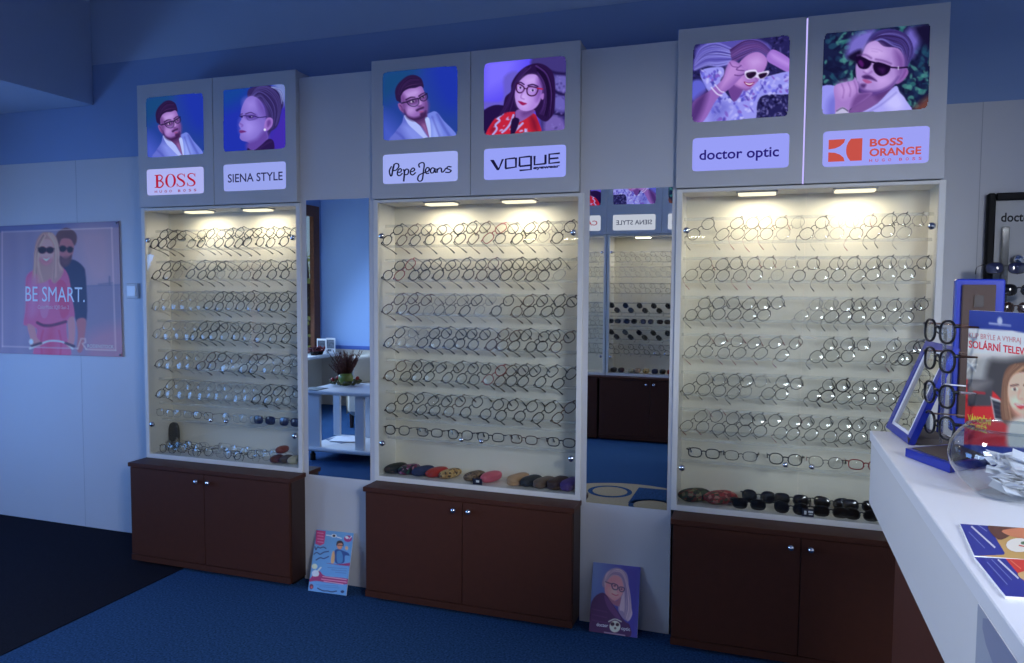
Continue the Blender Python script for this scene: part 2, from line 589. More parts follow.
# --- portraits: (source quad, painter, ground)
def p_man(a):
    a.poly((24, 70, 124), [(40, 80), (330, 50), (250, 200), (50, 330)], f=150)
    a.poly((70, 90, 196), [(30, 430), (200, 540), (240, 680), (30, 680)], f=170)
    a.poly((30, 52, 168), [(420, 40), (680, 40), (680, 360), (520, 360)], f=160)
    a.poly((98, 110, 206), [(125, 640), (160, 560), (212, 490), (238, 425), (330, 480), (420, 560), (440, 650)])
    a.poly((128, 142, 232), [(220, 520), (300, 510), (400, 600), (300, 640)], f=60)
    a.poly((112, 130, 226), [(395, 450), (440, 405), (485, 402), (540, 470), (600, 530), (645, 590), (640, 650), (420, 650)])
    a.poly((148, 166, 246), [(450, 470), (500, 520), (520, 620), (450, 620)], f=50)
    a.line((70, 80, 178), 16, [(490, 420), (530, 500), (590, 600)], f=22); a.line((80, 88, 186), 12, [(450, 440), (480, 520), (520, 620)], f=18)
    a.line((70, 80, 180), 14, [(170, 560), (220, 600), (240, 640)], f=20)
    a.poly((98, 60, 116), [(250, 420), (400, 420), (405, 480), (420, 560), (434, 615), (380, 530), (320, 480)])
    a.poly((140, 92, 150), [(370, 500), (400, 500), (425, 590), (390, 550)], f=26)
    a.poly((172, 186, 250), [(230, 430), (262, 440), (345, 500), (372, 535), (402, 580), (430, 615), (395, 612), (320, 550), (262, 495)])
    a.poly((178, 194, 252), [(393, 450), (425, 450), (438, 520), (440, 610), (432, 612), (415, 540)])
    a.poly((138, 88, 160), [(182, 340), (205, 335), (228, 370), (232, 408), (205, 395), (188, 370)])
    a.line((90, 52, 112), 8, [(196, 350), (212, 368), (214, 390)])
    a.poly((146, 104, 184), [(203, 265), (228, 232), (300, 208), (360, 200), (385, 240), (400, 290), (412, 340), (410, 400), (392, 442), (355, 465), (305, 462), (262, 440), (232, 395), (208, 330)])
    a.poly((184, 148, 222), [(240, 255), (310, 225), (350, 240), (335, 280), (262, 300)], f=50)
    a.poly((178, 140, 214), [(255, 370), (300, 360), (318, 392), (285, 420), (255, 405)], f=45)
    a.poly((104, 66, 134), [(205, 270), (240, 300), (240, 400), (220, 400)], f=40)
    a.poly((108, 70, 140), [(395, 300), (420, 340), (412, 410), (380, 420)], f=36)
    a.poly((42, 24, 70), [(166, 305), (158, 240), (178, 190), (220, 148), (262, 122), (312, 117), (357, 138), (376, 170), (383, 216), (360, 203), (320, 216), (270, 222), (230, 242), (206, 272), (204, 330), (185, 322)])
    a.strands([(180, 270), (210, 190), (270, 140), (340, 140)], [(205, 270), (240, 225), (300, 205), (375, 195)], 16, [(84, 50, 104), (58, 34, 86), (30, 18, 56)], 9, 1)
    a.poly((62, 34, 84), [(230, 385), (256, 428), (300, 445), (340, 438), (368, 422), (402, 392), (406, 432), (384, 456), (340, 472), (290, 469), (246, 440)], f=22)
    a.poly((60, 32, 82), [(322, 386), (350, 370), (382, 360), (384, 374), (352, 387), (332, 398)], f=12)
    a.poly((150, 82, 142), [(345, 402), (365, 393), (384, 394), (366, 410)], f=8)
    a.poly((66, 36, 86), [(356, 414), (382, 406), (380, 432), (360, 434)], f=14)
    a.poly((176, 136, 208), [(338, 300), (354, 298), (368, 340), (352, 352)], f=16)
    a.poly((112, 70, 140), [(334, 356), (356, 366), (372, 346), (356, 350)], f=12)
    a.line((40, 20, 62), 12, [(246, 308), (280, 290), (315, 288)], w2=7); a.line((40, 20, 62), 10, [(345, 280), (370, 262), (394, 254)], w2=6)
    a.poly((96, 60, 124), [(255, 312), (330, 300), (336, 330), (270, 345)], f=26); a.poly((96, 60, 124), [(352, 290), (400, 265), (404, 296), (362, 308)], f=22)
    a.dot((210, 190, 232), 296, 322, 16, 7, rot=-.3); a.dot((210, 190, 232), 377, 286, 12, 6, rot=-.4)
    a.dot((30, 18, 54), 300, 321, 8, 8); a.dot((30, 18, 54), 378, 286, 7, 7)
    gl = (28, 20, 54)
    a.line(gl, 9, [(250, 325), (298, 306), (340, 298)]); a.line(gl, 9, [(352, 292), (385, 274), (408, 260)])
    a.line(gl, 6, [(340, 298), (346, 332), (318, 358), (275, 352), (250, 325)]); a.line(gl, 6, [(408, 260), (412, 294), (390, 316), (362, 312), (352, 292)])
    a.line((170, 150, 226), 4, [(272, 350), (318, 356), (344, 334)], op=.6)
    a.line(gl, 9, [(212, 334), (252, 324)]); a.line(gl, 7, [(340, 302), (354, 294)])


def p_profile(a):
    a.poly((64, 44, 170), [(400, 420), (600, 160), (600, 640), (380, 640)], f=160)
    a.poly((22, 66, 150), [(50, 90), (280, 60), (240, 180), (50, 260)], f=140)
    a.poly((112, 130, 196), [(450, 60), (560, 60), (556, 200), (525, 240), (500, 130)], f=40)
    a.poly((50, 40, 98), [(262, 168), (268, 112), (320, 84), (380, 72), (450, 85), (500, 115), (530, 180), (534, 240), (510, 290), (505, 350), (480, 410), (440, 440), (415, 475), (400, 330), (388, 240), (340, 182), (300, 162)])
    a.strands([(275, 160), (330, 90), (420, 80), (500, 150), (520, 260), (490, 380)], [(330, 175), (370, 170), (400, 240), (420, 300), (430, 350), (430, 430)], 34, [(84, 76, 152), (62, 52, 114), (34, 26, 72), (48, 38, 94), (40, 30, 82)], 9, 2)
    a.strands([(440, 90), (520, 110), (545, 180)], [(480, 100), (510, 150), (520, 230)], 10, [(150, 164, 216), (90, 96, 170)], 8, 3)
    a.poly((126, 106, 202), [(262, 172), (300, 162), (348, 186), (384, 240), (400, 320), (395, 400), (415, 470), (412, 505), (380, 530), (342, 580), (330, 600), (272, 600), (280, 560), (260, 526), (216, 513), (196, 490), (201, 462), (193, 432), (205, 420), (190, 386), (212, 342), (205, 312), (212, 262), (235, 206)])
    a.poly((156, 138, 232), [(225, 345), (300, 350), (330, 420), (270, 480), (220, 440)], f=90)
    a.poly((148, 128, 222), [(240, 200), (310, 190), (330, 250), (260, 280)], f=80)
    a.poly((96, 68, 162), [(252, 535), (330, 500), (390, 430), (420, 470), (412, 510), (342, 590), (300, 610), (262, 600)], f=36)
    a.poly((104, 80, 174), [(340, 190), (390, 240), (410, 320), (390, 330), (350, 260)], f=50)
    a.poly((152, 112, 202), [(400, 346), (430, 330), (453, 346), (450, 390), (425, 425), (400, 436), (386, 410)])
    a.poly((104, 66, 152), [(410, 362), (432, 350), (438, 380), (412, 408)], f=16)
    a.dot((222, 220, 250), 392, 427, 9, 10)
    a.poly((40, 24, 78), [(262, 612), (258, 570), (300, 592), (360, 550), (418, 500), (458, 520), (452, 600), (330, 612)])
    a.line((70, 44, 110), 8, [(330, 590), (400, 540), (440, 520)], f=16)
    a.poly((104, 44, 120), [(194, 434), (220, 431), (248, 442), (222, 450), (200, 452)], f=8)
    a.line((60, 40, 104), 9, [(245, 303), (285, 290), (322, 308)], w2=5); a.line((60, 40, 104), 7, [(204, 306), (220, 302)])
    a.poly((96, 72, 164), [(240, 312), (320, 306), (330, 340), (260, 345)], f=26)
    a.dot((44, 32, 98), 286, 326, 18, 9); a.dot((44, 32, 98), 214, 324, 9, 9); a.dot((190, 176, 240), 292, 324, 5, 4)
    a.line((34, 26, 86), 6, [(198, 320), (238, 316), (262, 318), (310, 318), (346, 330), (404, 324)])
    a.line((60, 52, 130), 4, [(250, 320), (262, 348), (292, 350), (345, 332)])
    a.line((104, 66, 156), 8, [(200, 378), (220, 390), (214, 400)], f=12)


def p_vogue(a):
    a.poly((122, 110, 255), [(40, 60), (300, 60), (240, 250), (40, 330)], f=160)
    a.poly((104, 92, 206), [(30, 385), (180, 372), (192, 205), (300, 180), (260, 440), (30, 450)], f=24)
    a.poly((64, 54, 124), [(395, 60), (670, 30), (670, 640), (480, 640), (430, 300)], f=24)
    a.poly((104, 96, 180), [(555, 210), (640, 205), (640, 310), (560, 300)], f=30); a.poly((104, 96, 182), [(555, 355), (640, 352), (640, 450), (560, 440)], f=30)
    a.poly((112, 94, 176), [(500, 500), (600, 500), (650, 640), (500, 640)], f=30)
    for q in ([(490, 150), (560, 180), (660, 190)], [(540, 300), (600, 332), (660, 332)], [(540, 460), (590, 480), (660, 484)]):
        a.line((34, 24, 76), 20, q, f=16)
    a.specks([(130, 116, 200), (50, 40, 104)], 40, (540, 200, 640, 600), 10, 4, .5)
    a.poly((34, 18, 70), [(20, 480), (90, 415), (180, 408), (290, 450), (280, 520), (310, 520), (250, 640), (20, 660)])
    a.poly((192, 34, 62), [(60, 640), (110, 522), (180, 470), (272, 450), (252, 560), (240, 640)])
    a.poly((190, 36, 58), [(236, 640), (300, 530), (400, 468), (440, 520), (456, 640)])
    a.poly((130, 22, 52), [(380, 480), (430, 520), (440, 600), (400, 580)], f=40); a.poly((140, 24, 54), [(90, 590), (140, 520), (120, 600)], f=30)
    for q in ([(185, 470), (150, 500), (160, 520), (130, 550), (140, 580), (110, 620)], [(262, 480), (240, 540), (210, 580), (180, 605)], [(330, 540), (290, 580), (260, 610)], [(350, 585), (352, 615)]):
        a.line((176, 166, 236), 14, q); a.specks([(186, 178, 244)], 5, (min(p[0] for p in q), min(p[1] for p in q), max(p[0] for p in q) + 8, max(p[1] for p in q)), 10, 5)
    a.poly((132, 90, 172), [(290, 425), (412, 425), (400, 472), (300, 535), (278, 500)])
    a.poly((104, 64, 140), [(330, 440), (420, 420), (400, 470), (330, 490)], f=34)
    a.poly((34, 16, 62), [(252, 508), (306, 514), (272, 615), (242, 612)])
    a.poly((40, 20, 70), [(246, 250), (285, 185), (350, 130), (430, 108), (500, 132), (545, 190), (560, 290), (556, 450), (530, 505), (490, 530), (430, 490), (408, 440), (300, 440), (272, 455), (200, 462), (130, 505), (178, 440), (200, 350), (240, 310)])
    a.poly((174, 134, 222), [(274, 292), (290, 252), (330, 212), (372, 188), (428, 196), (450, 250), (466, 300), (456, 370), (430, 420), (390, 446), (340, 451), (300, 432), (280, 392), (271, 340)])
    a.poly((206, 172, 246), [(300, 330), (350, 320), (376, 370), (350, 430), (305, 405)], f=70)
    a.poly((200, 164, 242), [(340, 220), (410, 205), (420, 250), (350, 260)], f=60)
    a.poly((126, 84, 176), [(430, 380), (470, 320), (466, 240), (440, 210), (430, 300)], f=46)
    a.poly((160, 112, 200), [(455, 345), (475, 325), (488, 345), (470, 372)])
    a.strands([(420, 120), (500, 180), (540, 320), (530, 500)], [(440, 190), (480, 300), (470, 420), (440, 470)], 22, [(84, 52, 128), (58, 32, 96), (26, 12, 50)], 11, 6)
    a.strands([(330, 150), (270, 250), (220, 370), (150, 490)], [(400, 130), (300, 230), (265, 380), (250, 450)], 14, [(80, 50, 124), (54, 30, 92), (28, 14, 54)], 10, 7)
    a.line((46, 22, 76), 9, [(283, 250), (310, 244), (337, 260)]); a.line((46, 22, 76), 10, [(366, 268), (400, 261), (437, 276)])
    for x, y in ((310, 284), (399, 304)):
        a.dot((216, 200, 244), x, y, 15, 8); a.dot((40, 22, 80), x + 1, y - 1, 8, 8)
    gl = (54, 14, 60)
    a.line(gl, 9, [(283, 262), (302, 256), (337, 282), (330, 310), (306, 320), (285, 304)], True)
    a.line(gl, 9, [(360, 290), (378, 276), (430, 285), (437, 300), (420, 335), (386, 342), (362, 325)], True)
    a.line(gl, 7, [(336, 288), (361, 292)]); a.line((176, 28, 66), 10, [(434, 290), (468, 294)])
    a.line((132, 88, 174), 8, [(330, 305), (315, 352), (338, 366)], f=12)
    a.poly((150, 26, 86), [(294, 380), (318, 382), (332, 388), (359, 398), (326, 410)], f=7)


def p_lying(a):
    a.specks([(92, 90, 160), (16, 14, 50), (60, 56, 116), (120, 116, 184)], 170, (430, 420, 700, 620), 9, 3)
    a.specks([(84, 78, 150), (16, 14, 50), (50, 46, 110)], 80, (540, 50, 700, 300), 9, 8)
    a.specks([(60, 54, 124), (16, 14, 50)], 50, (40, 90, 130, 320), 10, 9)
    a.poly((84, 78, 170), [(60, 190), (80, 110), (180, 72), (300, 66), (430, 55), (520, 80), (572, 120), (560, 172), (540, 190), (480, 150), (380, 190), (330, 212), (250, 242), (150, 232), (50, 265)], f=20)
    a.strands([(310, 120), (200, 75), (100, 110), (60, 190)], [(300, 220), (220, 240), (150, 235), (60, 265)], 40, [(134, 132, 222), (100, 94, 190), (60, 52, 132), (156, 156, 238)], 8, 10)
    a.strands([(300, 120), (400, 60), (500, 75), (565, 130)], [(320, 215), (390, 185), (470, 148), (545, 185)], 40, [(96, 64, 136), (72, 44, 108), (50, 30, 84), (120, 88, 166)], 9, 11)
    a.poly((156, 112, 208), [(556, 152), (600, 138), (720, 222), (720, 300), (600, 242), (543, 202)])
    a.poly((186, 144, 232), [(580, 160), (690, 225), (690, 250), (590, 195)], f=34)
    a.poly((150, 150, 240), [(105, 266), (242, 244), (262, 290), (240, 350), (330, 470), (390, 396), (470, 340), (560, 308), (720, 285), (720, 420), (540, 432), (490, 482), (450, 630), (130, 630), (195, 480), (130, 360)])
    a.poly((94, 98, 208), [(40, 345), (110, 330), (142, 400), (50, 470)], f=20)
    for bx, n, sd in (((115, 268, 245, 350), 26, 12), ((190, 440, 470, 610), 60, 13), ((480, 310, 700, 425), 44, 14), ((380, 370, 500, 460), 20, 15)):
        a.specks([(84, 70, 190), (112, 112, 232), (124, 84, 190), (194, 194, 255), (66, 62, 166), (176, 176, 250)], n, bx, 15, sd, .75)
    a.poly((96, 96, 196), [(180, 500), (260, 470), (300, 520), (200, 610)], f=60, op=.6); a.line((84, 84, 190), 10, [(330, 470), (360, 520), (370, 600)], f=24, op=.7)
    a.poly((106, 66, 146), [(290, 362), (390, 390), (332, 476)])
    a.poly((166, 118, 200), [(368, 212), (420, 166), (480, 148), (530, 175), (547, 220), (520, 290), (482, 350), (430, 396), (380, 392), (330, 362), (328, 300), (358, 250)])
    a.poly((192, 150, 226), [(420, 200), (490, 175), (520, 225), (450, 258)], f=60); a.poly((190, 140, 216), [(340, 320), (390, 310), (400, 350), (360, 372)], f=44)
    a.poly((112, 70, 150), [(332, 366), (400, 394), (440, 390), (400, 400), (340, 392)], f=26)
    a.poly((146, 102, 188), [(30, 630), (50, 480), (150, 410), (250, 330), (278, 250), (310, 202), (375, 230), (402, 258), (420, 266), (362, 330), (310, 382), (220, 452), (130, 600)])
    a.poly((184, 138, 216), [(270, 290), (310, 215), (372, 240), (400, 268), (340, 310), (300, 345), (240, 390)], f=44)
    a.line((100, 60, 136), 7, [(375, 236), (345, 262), (395, 270)]); a.line((100, 60, 136), 7, [(335, 298), (370, 302), (412, 286)]); a.line((110, 68, 146), 6, [(300, 215), (318, 240), (350, 246)])
    a.poly((80, 50, 120), [(30, 580), (60, 470), (150, 405), (120, 530), (60, 630)], f=50)
    a.line((212, 202, 248), 9, [(178, 378), (220, 422), (250, 432)]); a.line((212, 202, 248), 7, [(203, 360), (240, 402), (264, 410)])
    a.poly((222, 212, 252), [(402, 276), (470, 264), (490, 284), (556, 273), (553, 300), (520, 328), (492, 322), (474, 316), (420, 325)])
    a.poly((34, 16, 50), [(412, 286), (468, 278), (476, 298), (446, 322), (418, 315)]); a.poly((34, 16, 50), [(493, 296), (546, 286), (540, 310), (506, 325)])
    a.line((100, 70, 120), 5, [(420, 296), (440, 286)], op=.7)
    a.poly((134, 36, 96), [(396, 342), (430, 352), (468, 346), (442, 374), (414, 367)], f=6)
    a.poly((240, 226, 248), [(406, 349), (432, 357), (461, 351), (440, 364), (418, 361)], f=5)
    a.line((120, 76, 156), 7, [(470, 318), (486, 338), (470, 342)], f=12)


def p_sun(a):
    for bx, n, sd in (((50, 95, 290, 440), 110, 1), ((560, 200, 745, 600), 110, 2), ((250, 40, 745, 140), 50, 3)):
        a.specks([(48, 112, 116), (34, 74, 102), (18, 20, 54), (74, 140, 138), (28, 48, 84), (20, 24, 60)], n, bx, 24, sd, .75)
    a.poly((116, 106, 198), [(225, 150), (300, 95), (390, 80), (330, 200), (300, 230), (210, 255)], f=50)
    a.poly((108, 98, 190), [(590, 90), (710, 60), (670, 180), (630, 260)], f=50)
    a.poly((24, 16, 50), [(215, 250), (300, 205), (310, 280), (260, 290)], f=26); a.poly((22, 18, 52), [(640, 60), (760, 40), (750, 180), (690, 160)], f=50)
    a.poly((104, 62, 60), [(650, 610), (760, 510), (760, 610)], f=50)
    a.poly((64, 56, 128), [(326, 190), (368, 110), (440, 75), (520, 78), (590, 108), (632, 170), (640, 232), (612, 310), (590, 335), (570, 260), (540, 202), (480, 190), (420, 152), (360, 166)])
    a.poly((50, 34, 92), [(395, 130), (470, 105), (560, 135), (590, 190), (590, 300), (560, 215), (520, 195), (450, 195), (415, 160)], f=24)
    a.strands([(340, 180), (400, 110), (500, 82), (590, 115), (632, 200), (600, 320)], [(395, 150), (440, 140), (510, 180), (560, 200), (578, 250), (588, 320)], 46, [(116, 110, 196), (72, 62, 140), (44, 30, 84), (84, 76, 160), (56, 42, 104), (40, 28, 78)], 10, 4)
    a.poly((122, 84, 154), [(340, 495), (500, 455), (525, 480), (420, 562), (310, 640), (220, 640)])
    a.poly((92, 58, 124), [(400, 490), (510, 455), (520, 480), (430, 540)], f=36)
    a.poly((170, 166, 246), [(290, 650), (420, 560), (530, 448), (562, 490), (602, 540), (630, 640)])
    a.poly((196, 192, 255), [(470, 560), (540, 490), (590, 570), (540, 610)], f=50)
    a.line((120, 114, 204), 9, [(330, 632), (440, 572), (540, 490)], f=14)
    a.poly((150, 150, 242), [(30, 462), (130, 440), (182, 500), (160, 670), (30, 670)])
    a.poly((118, 116, 214), [(90, 540), (150, 500), (150, 640), (90, 640)], f=50)
    a.poly((150, 100, 180), [(556, 352), (595, 328), (612, 360), (582, 410), (535, 432)])
    a.line((98, 58, 136), 9, [(596, 345), (580, 380), (560, 400)], f=12)
    a.poly((172, 138, 212), [(308, 244), (340, 172), (400, 150), (450, 186), (540, 200), (580, 260), (582, 340), (560, 400), (500, 460), (430, 490), (350, 496), (300, 462), (275, 382), (273, 300)])
    a.poly((202, 170, 236), [(325, 235), (360, 175), (430, 190), (460, 245), (380, 275)], f=70)
    a.poly((196, 160, 232), [(400, 385), (470, 380), (490, 420), (430, 445)], f=60)
    a.poly((120, 82, 160), [(520, 210), (585, 260), (590, 350), (555, 410), (540, 330)], f=50)
    a.line((134, 98, 176), 6, [(370, 200), (410, 205), (440, 218)], f=12, op=.6); a.line((134, 98, 176), 6, [(372, 216), (410, 222)], f=12, op=.6)
    a.poly((88, 58, 136), [(284, 420), (298, 480), (350, 503), (430, 497), (512, 452), (550, 385), (500, 440), (430, 474), (360, 476), (312, 455)], f=26)
    a.poly((70, 40, 104), [(313, 380), (350, 370), (388, 390), (412, 414), (370, 402), (330, 398)], f=14)
    a.poly((172, 88, 148), [(316, 402), (350, 404), (380, 420), (345, 427)], f=8)
    a.poly((82, 50, 116), [(308, 430), (342, 432), (332, 456), (310, 450)], f=16)
    a.poly((204, 170, 236), [(345, 300), (368, 300), (352, 345), (330, 350)], f=24); a.line((124, 82, 160), 9, [(324, 352), (350, 366), (376, 350)], f=14)
    a.poly((164, 124, 202), [(128, 464), (150, 430), (250, 408), (268, 386), (292, 440), (300, 490), (384, 488), (330, 540), (240, 594), (232, 650), (150, 640), (138, 540)])
    a.poly((192, 152, 224), [(150, 440), (250, 415), (270, 470), (190, 520)], f=60)
    a.poly((112, 74, 146), [(300, 490), (380, 492), (330, 540), (250, 590), (260, 530)], f=30)
    for q in ([(180, 430), (196, 470), (190, 520)], [(222, 420), (240, 466), (236, 510)], [(262, 412), (280, 460), (282, 500)]):
        a.line((118, 78, 156), 7, q, f=12)
    a.poly((190, 186, 224), [(150, 604), (190, 580), (226, 604), (226, 650), (150, 650)]); a.line((90, 80, 120), 8, [(152, 606), (190, 586), (226, 606)])
    gl = (26, 10, 48)
    a.line((96, 62, 130), 10, [(280, 244), (330, 240), (370, 262)], f=14); a.line((96, 62, 130), 10, [(400, 270), (450, 280), (500, 300)], f=14)
    a.poly(gl, [(272, 262), (300, 248), (360, 278), (373, 300), (345, 332), (300, 328), (278, 300)]); a.poly(gl, [(387, 300), (420, 288), (494, 318), (484, 362), (440, 381), (404, 364), (385, 330)])
    a.poly((80, 26, 104), [(286, 290), (302, 272), (322, 300), (310, 320)], f=14); a.poly((54, 22, 80), [(420, 330), (460, 330), (450, 365)], f=24)
    a.line(gl, 11, [(270, 258), (372, 286), (492, 318)]); a.line(gl, 10, [(490, 322), (550, 328), (606, 324)])
    a.line((214, 204, 244), 6, [(548, 320), (548, 338)])


P_MAN = ([(57, 95), (642, 45), (642, 585), (60, 630)], p_man, (36, 64, 150))
P_PROFILE = ([(65, 112), (548, 65), (548, 575), (68, 605)], p_profile, (32, 50, 172))
P_VOGUE = ([(42, 105), (632, 55), (635, 595), (42, 625)], p_vogue, (88, 74, 244))
P_LYING = ([(48, 90), (690, 38), (690, 580), (48, 610)], p_lying, (36, 34, 88))
P_SUN = ([(50, 97), (748, 33), (745, 600), (50, 632)], p_sun, (24, 30, 68))
_PC = {}


def portrait(art, q3, nrm, parent, n=120):
    src, paint, bg = art
    if paint not in _PC:
        p = Pic(src, bg, n); paint(p); _PC[paint] = p
    p = _PC[paint]
    clip = rquad(src, (src[1][0] - src[0][0]) * .055)
    o = p.sheet('backlit_portrait', q3, nrm, mat_print('portrait_print', True), parent, np_lin, keep=clip)
    return o


# --- brand lettering on the name plates, drawn on a 100 x 50 sheet (x right, y down)
def serif_B(a, c, x, y0, y1, w):
    h = y1 - y0
    a.poly(c, [(x, y0), (x + w * .5, y0), (x + w * .5, y0 + h * .06), (x, y0 + h * .06)], False)
    a.poly(c, [(x, y1), (x + w * .5, y1), (x + w * .5, y1 - h * .06), (x, y1 - h * .06)], False)
    a.poly(c, [(x + w * .14, y0), (x + w * .38, y0), (x + w * .38, y1), (x + w * .14, y1)], False)
    a.line(c, w * .13, [(x + w * .34, y0 + h * .035), (x + w * .62, y0 + h * .04), (x + w * .82, y0 + h * .22), (x + w * .62, y0 + h * .44), (x + w * .34, y0 + h * .47)])
    a.line(c, w * .15, [(x + w * .34, y0 + h * .47), (x + w * .66, y0 + h * .5), (x + w * .9, y0 + h * .72), (x + w * .66, y0 + h * .955), (x + w * .34, y0 + h * .965)])


def serif_O(a, c, x, y0, y1, w):
    cy = (y0 + y1) / 2; h = (y1 - y0) / 2; n = 28
    for i in range(n):
        p = []
        for j, (kx, ky) in ((i, (1, 1)), (i + 1, (1, 1)), (i + 1, (.58, .92)), (i, (.58, .92))):
            t = 2 * PI * j / n
            p.append((x + w / 2 + w / 2 * kx * math.cos(t), cy + h * ky * math.sin(t)))
        a._put(p, c)
    a.k += 1


def serif_S(a, c, x, y0, y1, w):
    h = y1 - y0
    P = [(x + .86 * w, y0 + .2 * h), (x + .7 * w, y0 + .06 * h), (x + .45 * w, y0 + .03 * h), (x + .2 * w, y0 + .12 * h), (x + .16 * w, y0 + .28 * h),
         (x + .4 * w, y0 + .44 * h), (x + .68 * w, y0 + .57 * h), (x + .84 * w, y0 + .74 * h), (x + .74 * w, y0 + .91 * h), (x + .48 * w, y0 + .97 * h),
         (x + .22 * w, y0 + .93 * h), (x + .08 * w, y0 + .78 * h)]
    W = [.06, .08, .1, .15, .2, .24, .24, .2, .15, .1, .08, .06]
    P2 = catmull(P, False, 4)
    L = []; R = []
    n = len(P2)
    for i, p in enumerate(P2):
        q0, q1 = P2[max(0, i - 1)], P2[min(n - 1, i + 1)]
        dx, dy = q1[0] - q0[0], q1[1] - q0[1]; l = math.hypot(dx, dy)
        t = i / 4; k = min(len(W) - 2, int(t)); ww = (W[k] + (W[k + 1] - W[k]) * (t - k)) * w / 2
        L.append((p[0] - dy / l * ww, p[1] + dx / l * ww)); R.append((p[0] + dy / l * ww, p[1] - dx / l * ww))
    for i in range(n - 1): a._put([L[i], L[i + 1], R[i + 1], R[i]], c)
    a.poly(c, [(x + .86 * w, y0 + .02 * h), (x + .92 * w, y0 + .02 * h), (x + .92 * w, y0 + .3 * h), (x + .86 * w, y0 + .3 * h)], False)
    a.poly(c, [(x + .02 * w, y0 + .7 * h), (x + .08 * w, y0 + .7 * h), (x + .08 * w, y0 + .98 * h), (x + .02 * w, y0 + .98 * h)], False)
    a.k += 1


def pl_boss(a):
    c = (176, 18, 52)
    serif_B(a, c, 14, 11, 36, 17); serif_O(a, c, 33, 10.5, 36.5, 19); serif_S(a, c, 53, 11, 36, 16); serif_S(a, c, 71, 11, 36, 16)
    for ch, x in zip('HUGOBOSS', (14, 22.5, 31.5, 40, 55.5, 64.5, 74, 83)):
        a.text((150, 30, 80), ch, (x, 45.5), (x + 4.4, 45.5), 4.6, .02)


def pl_siena(a): a.text((44, 46, 84), 'SIENA STYLE', (7, 33.5), (95, 33.5), 16, .012)


def pl_pepe(a):
    c = (22, 24, 52)
    L = lambda pts, w=2.0: a.line(c, w, [(p[0] / 3.9 - 8, (p[1] - 60) / 2.9) for p in pts])
    L([(92, 108), (85, 135), (78, 165)], 2.3)
    L([(78, 118), (66, 140), (72, 165), (80, 160), (84, 130), (95, 108), (112, 108), (116, 122), (102, 138), (86, 140)])
    L([(112, 150), (126, 148), (130, 138), (122, 132), (110, 145), (110, 162), (122, 166), (136, 154)])
    L([(140, 136), (146, 150), (142, 196)], 2.3)
    L([(143, 152), (156, 136), (168, 142), (164, 160), (150, 164)])
    L([(176, 150), (192, 148), (200, 140), (192, 132), (180, 142), (178, 158), (190, 166), (206, 154)])
    L([(226, 132), (222, 116), (238, 108), (250, 116), (246, 150), (240, 190), (226, 198), (216, 188), (224, 168), (256, 156), (272, 150), (276, 138), (264, 134), (256, 148), (262, 162), (276, 160)])
    L([(306, 142), (292, 136), (282, 148), (286, 160), (298, 158), (306, 140), (307, 158), (314, 156)])
    L([(316, 140), (317, 161)]); L([(317, 150), (328, 139), (338, 142), (340, 158), (350, 156), (362, 140)])
    L([(390, 137), (374, 134), (366, 142), (378, 148), (388, 154), (378, 162), (358, 160)])


def pl_vogue(a):
    c = (26, 24, 58)
    T = lambda pts: [((p[0] - 525) / 3.63, (p[1] - 427) / 2.95) for p in pts]
    L = lambda pts, w=2.7: a.line(c, w, T(pts), False, False)
    a.poly(c, T([(553, 480), (570, 480), (592, 520), (606, 479), (616, 479), (594, 530), (584, 530)]), False)
    L([(624, 524), (624, 480), (666, 477)]); L([(670, 475), (670, 519), (622, 524)])
    L([(686, 517), (686, 476), (732, 473)]); L([(737, 471), (737, 534), (686, 536)]); L([(686, 517), (737, 514)])
    L([(752, 472), (752, 513), (800, 510)]); L([(800, 512), (800, 469)])
    L([(862, 466), (816, 468), (816, 510), (862, 507)]); L([(816, 489), (856, 487)])
    a.text(c, 'eyewear', T([(746, 533)])[0], T([(862, 530)])[0], 4.6, .05)


def pl_doctor(a): a.text((38, 26, 120), 'doctor optic', (7.5, 33), (90, 33), 15.5, .016)


def pl_orange(a):
    c = (198, 82, 74)
    k = [(5.5, 12)] + [(5.5 + 15.5, 12)]
    a.poly(c, [(5.5, 12), (21.5, 12), (20.5, 17), (17, 21.5), (12, 24.5), (5.5, 25.5)], False)
    a.poly(c, [(5.5, 29.5), (12, 30.5), (17, 33.5), (20.5, 38), (21.5, 43), (5.5, 43)], False)
    a.poly(c, [(27, 12), (38, 12), (38, 43), (27, 43), (24.4, 38), (23, 33), (22.6, 27.5), (23, 22), (24.4, 17)], False)
    a.text(c, 'BOSS', (45, 24), (76, 24), 10.5, .03); a.text(c, 'ORANGE', (45, 37.5), (93, 37.5), 10.5, .03)
    for i, ch in enumerate('HUGOBOSS'):
        x = 45 + (0, 5.8, 11.8, 17.8, 28, 34, 40, 45.8)[i]
        a.text((190, 84, 100), ch, (x, 45.5), (x + 2.8, 45.5), 4, .02)


# ------------------------------------------------------------------ the room
XL, XR, YR, YB, ZC = -4.95, 2.6, -4.6, .225, 3.0
fl = MB()
fl.box(XL, XR, YR, YB, -.05, 0, 0)
# darker carpet to the left of x = -2.68, beige inlaid rings in the middle of the shop
fl.box(XL, -2.68, -1.6, YB, 0, .003, 1)


def vz(u, v):
    p = onz(u, v, 0); return (p.x, -p.y)


def ring(cx, cy, r0, r1, z, mi, a0=0, a1=2 * PI, n=40, sy=1.0):
    vs = []
    for i in range(n + 1):
        t = a0 + (a1 - a0) * i / n
        vs += [(cx + r0 * math.cos(t), cy + r0 * sy * math.sin(t), z), (cx + r1 * math.cos(t), cy + r1 * sy * math.sin(t), z)]
    fl.add(vs, [(2 * i, 2 * i + 1, 2 * i + 3, 2 * i + 2) for i in range(n)], mi)


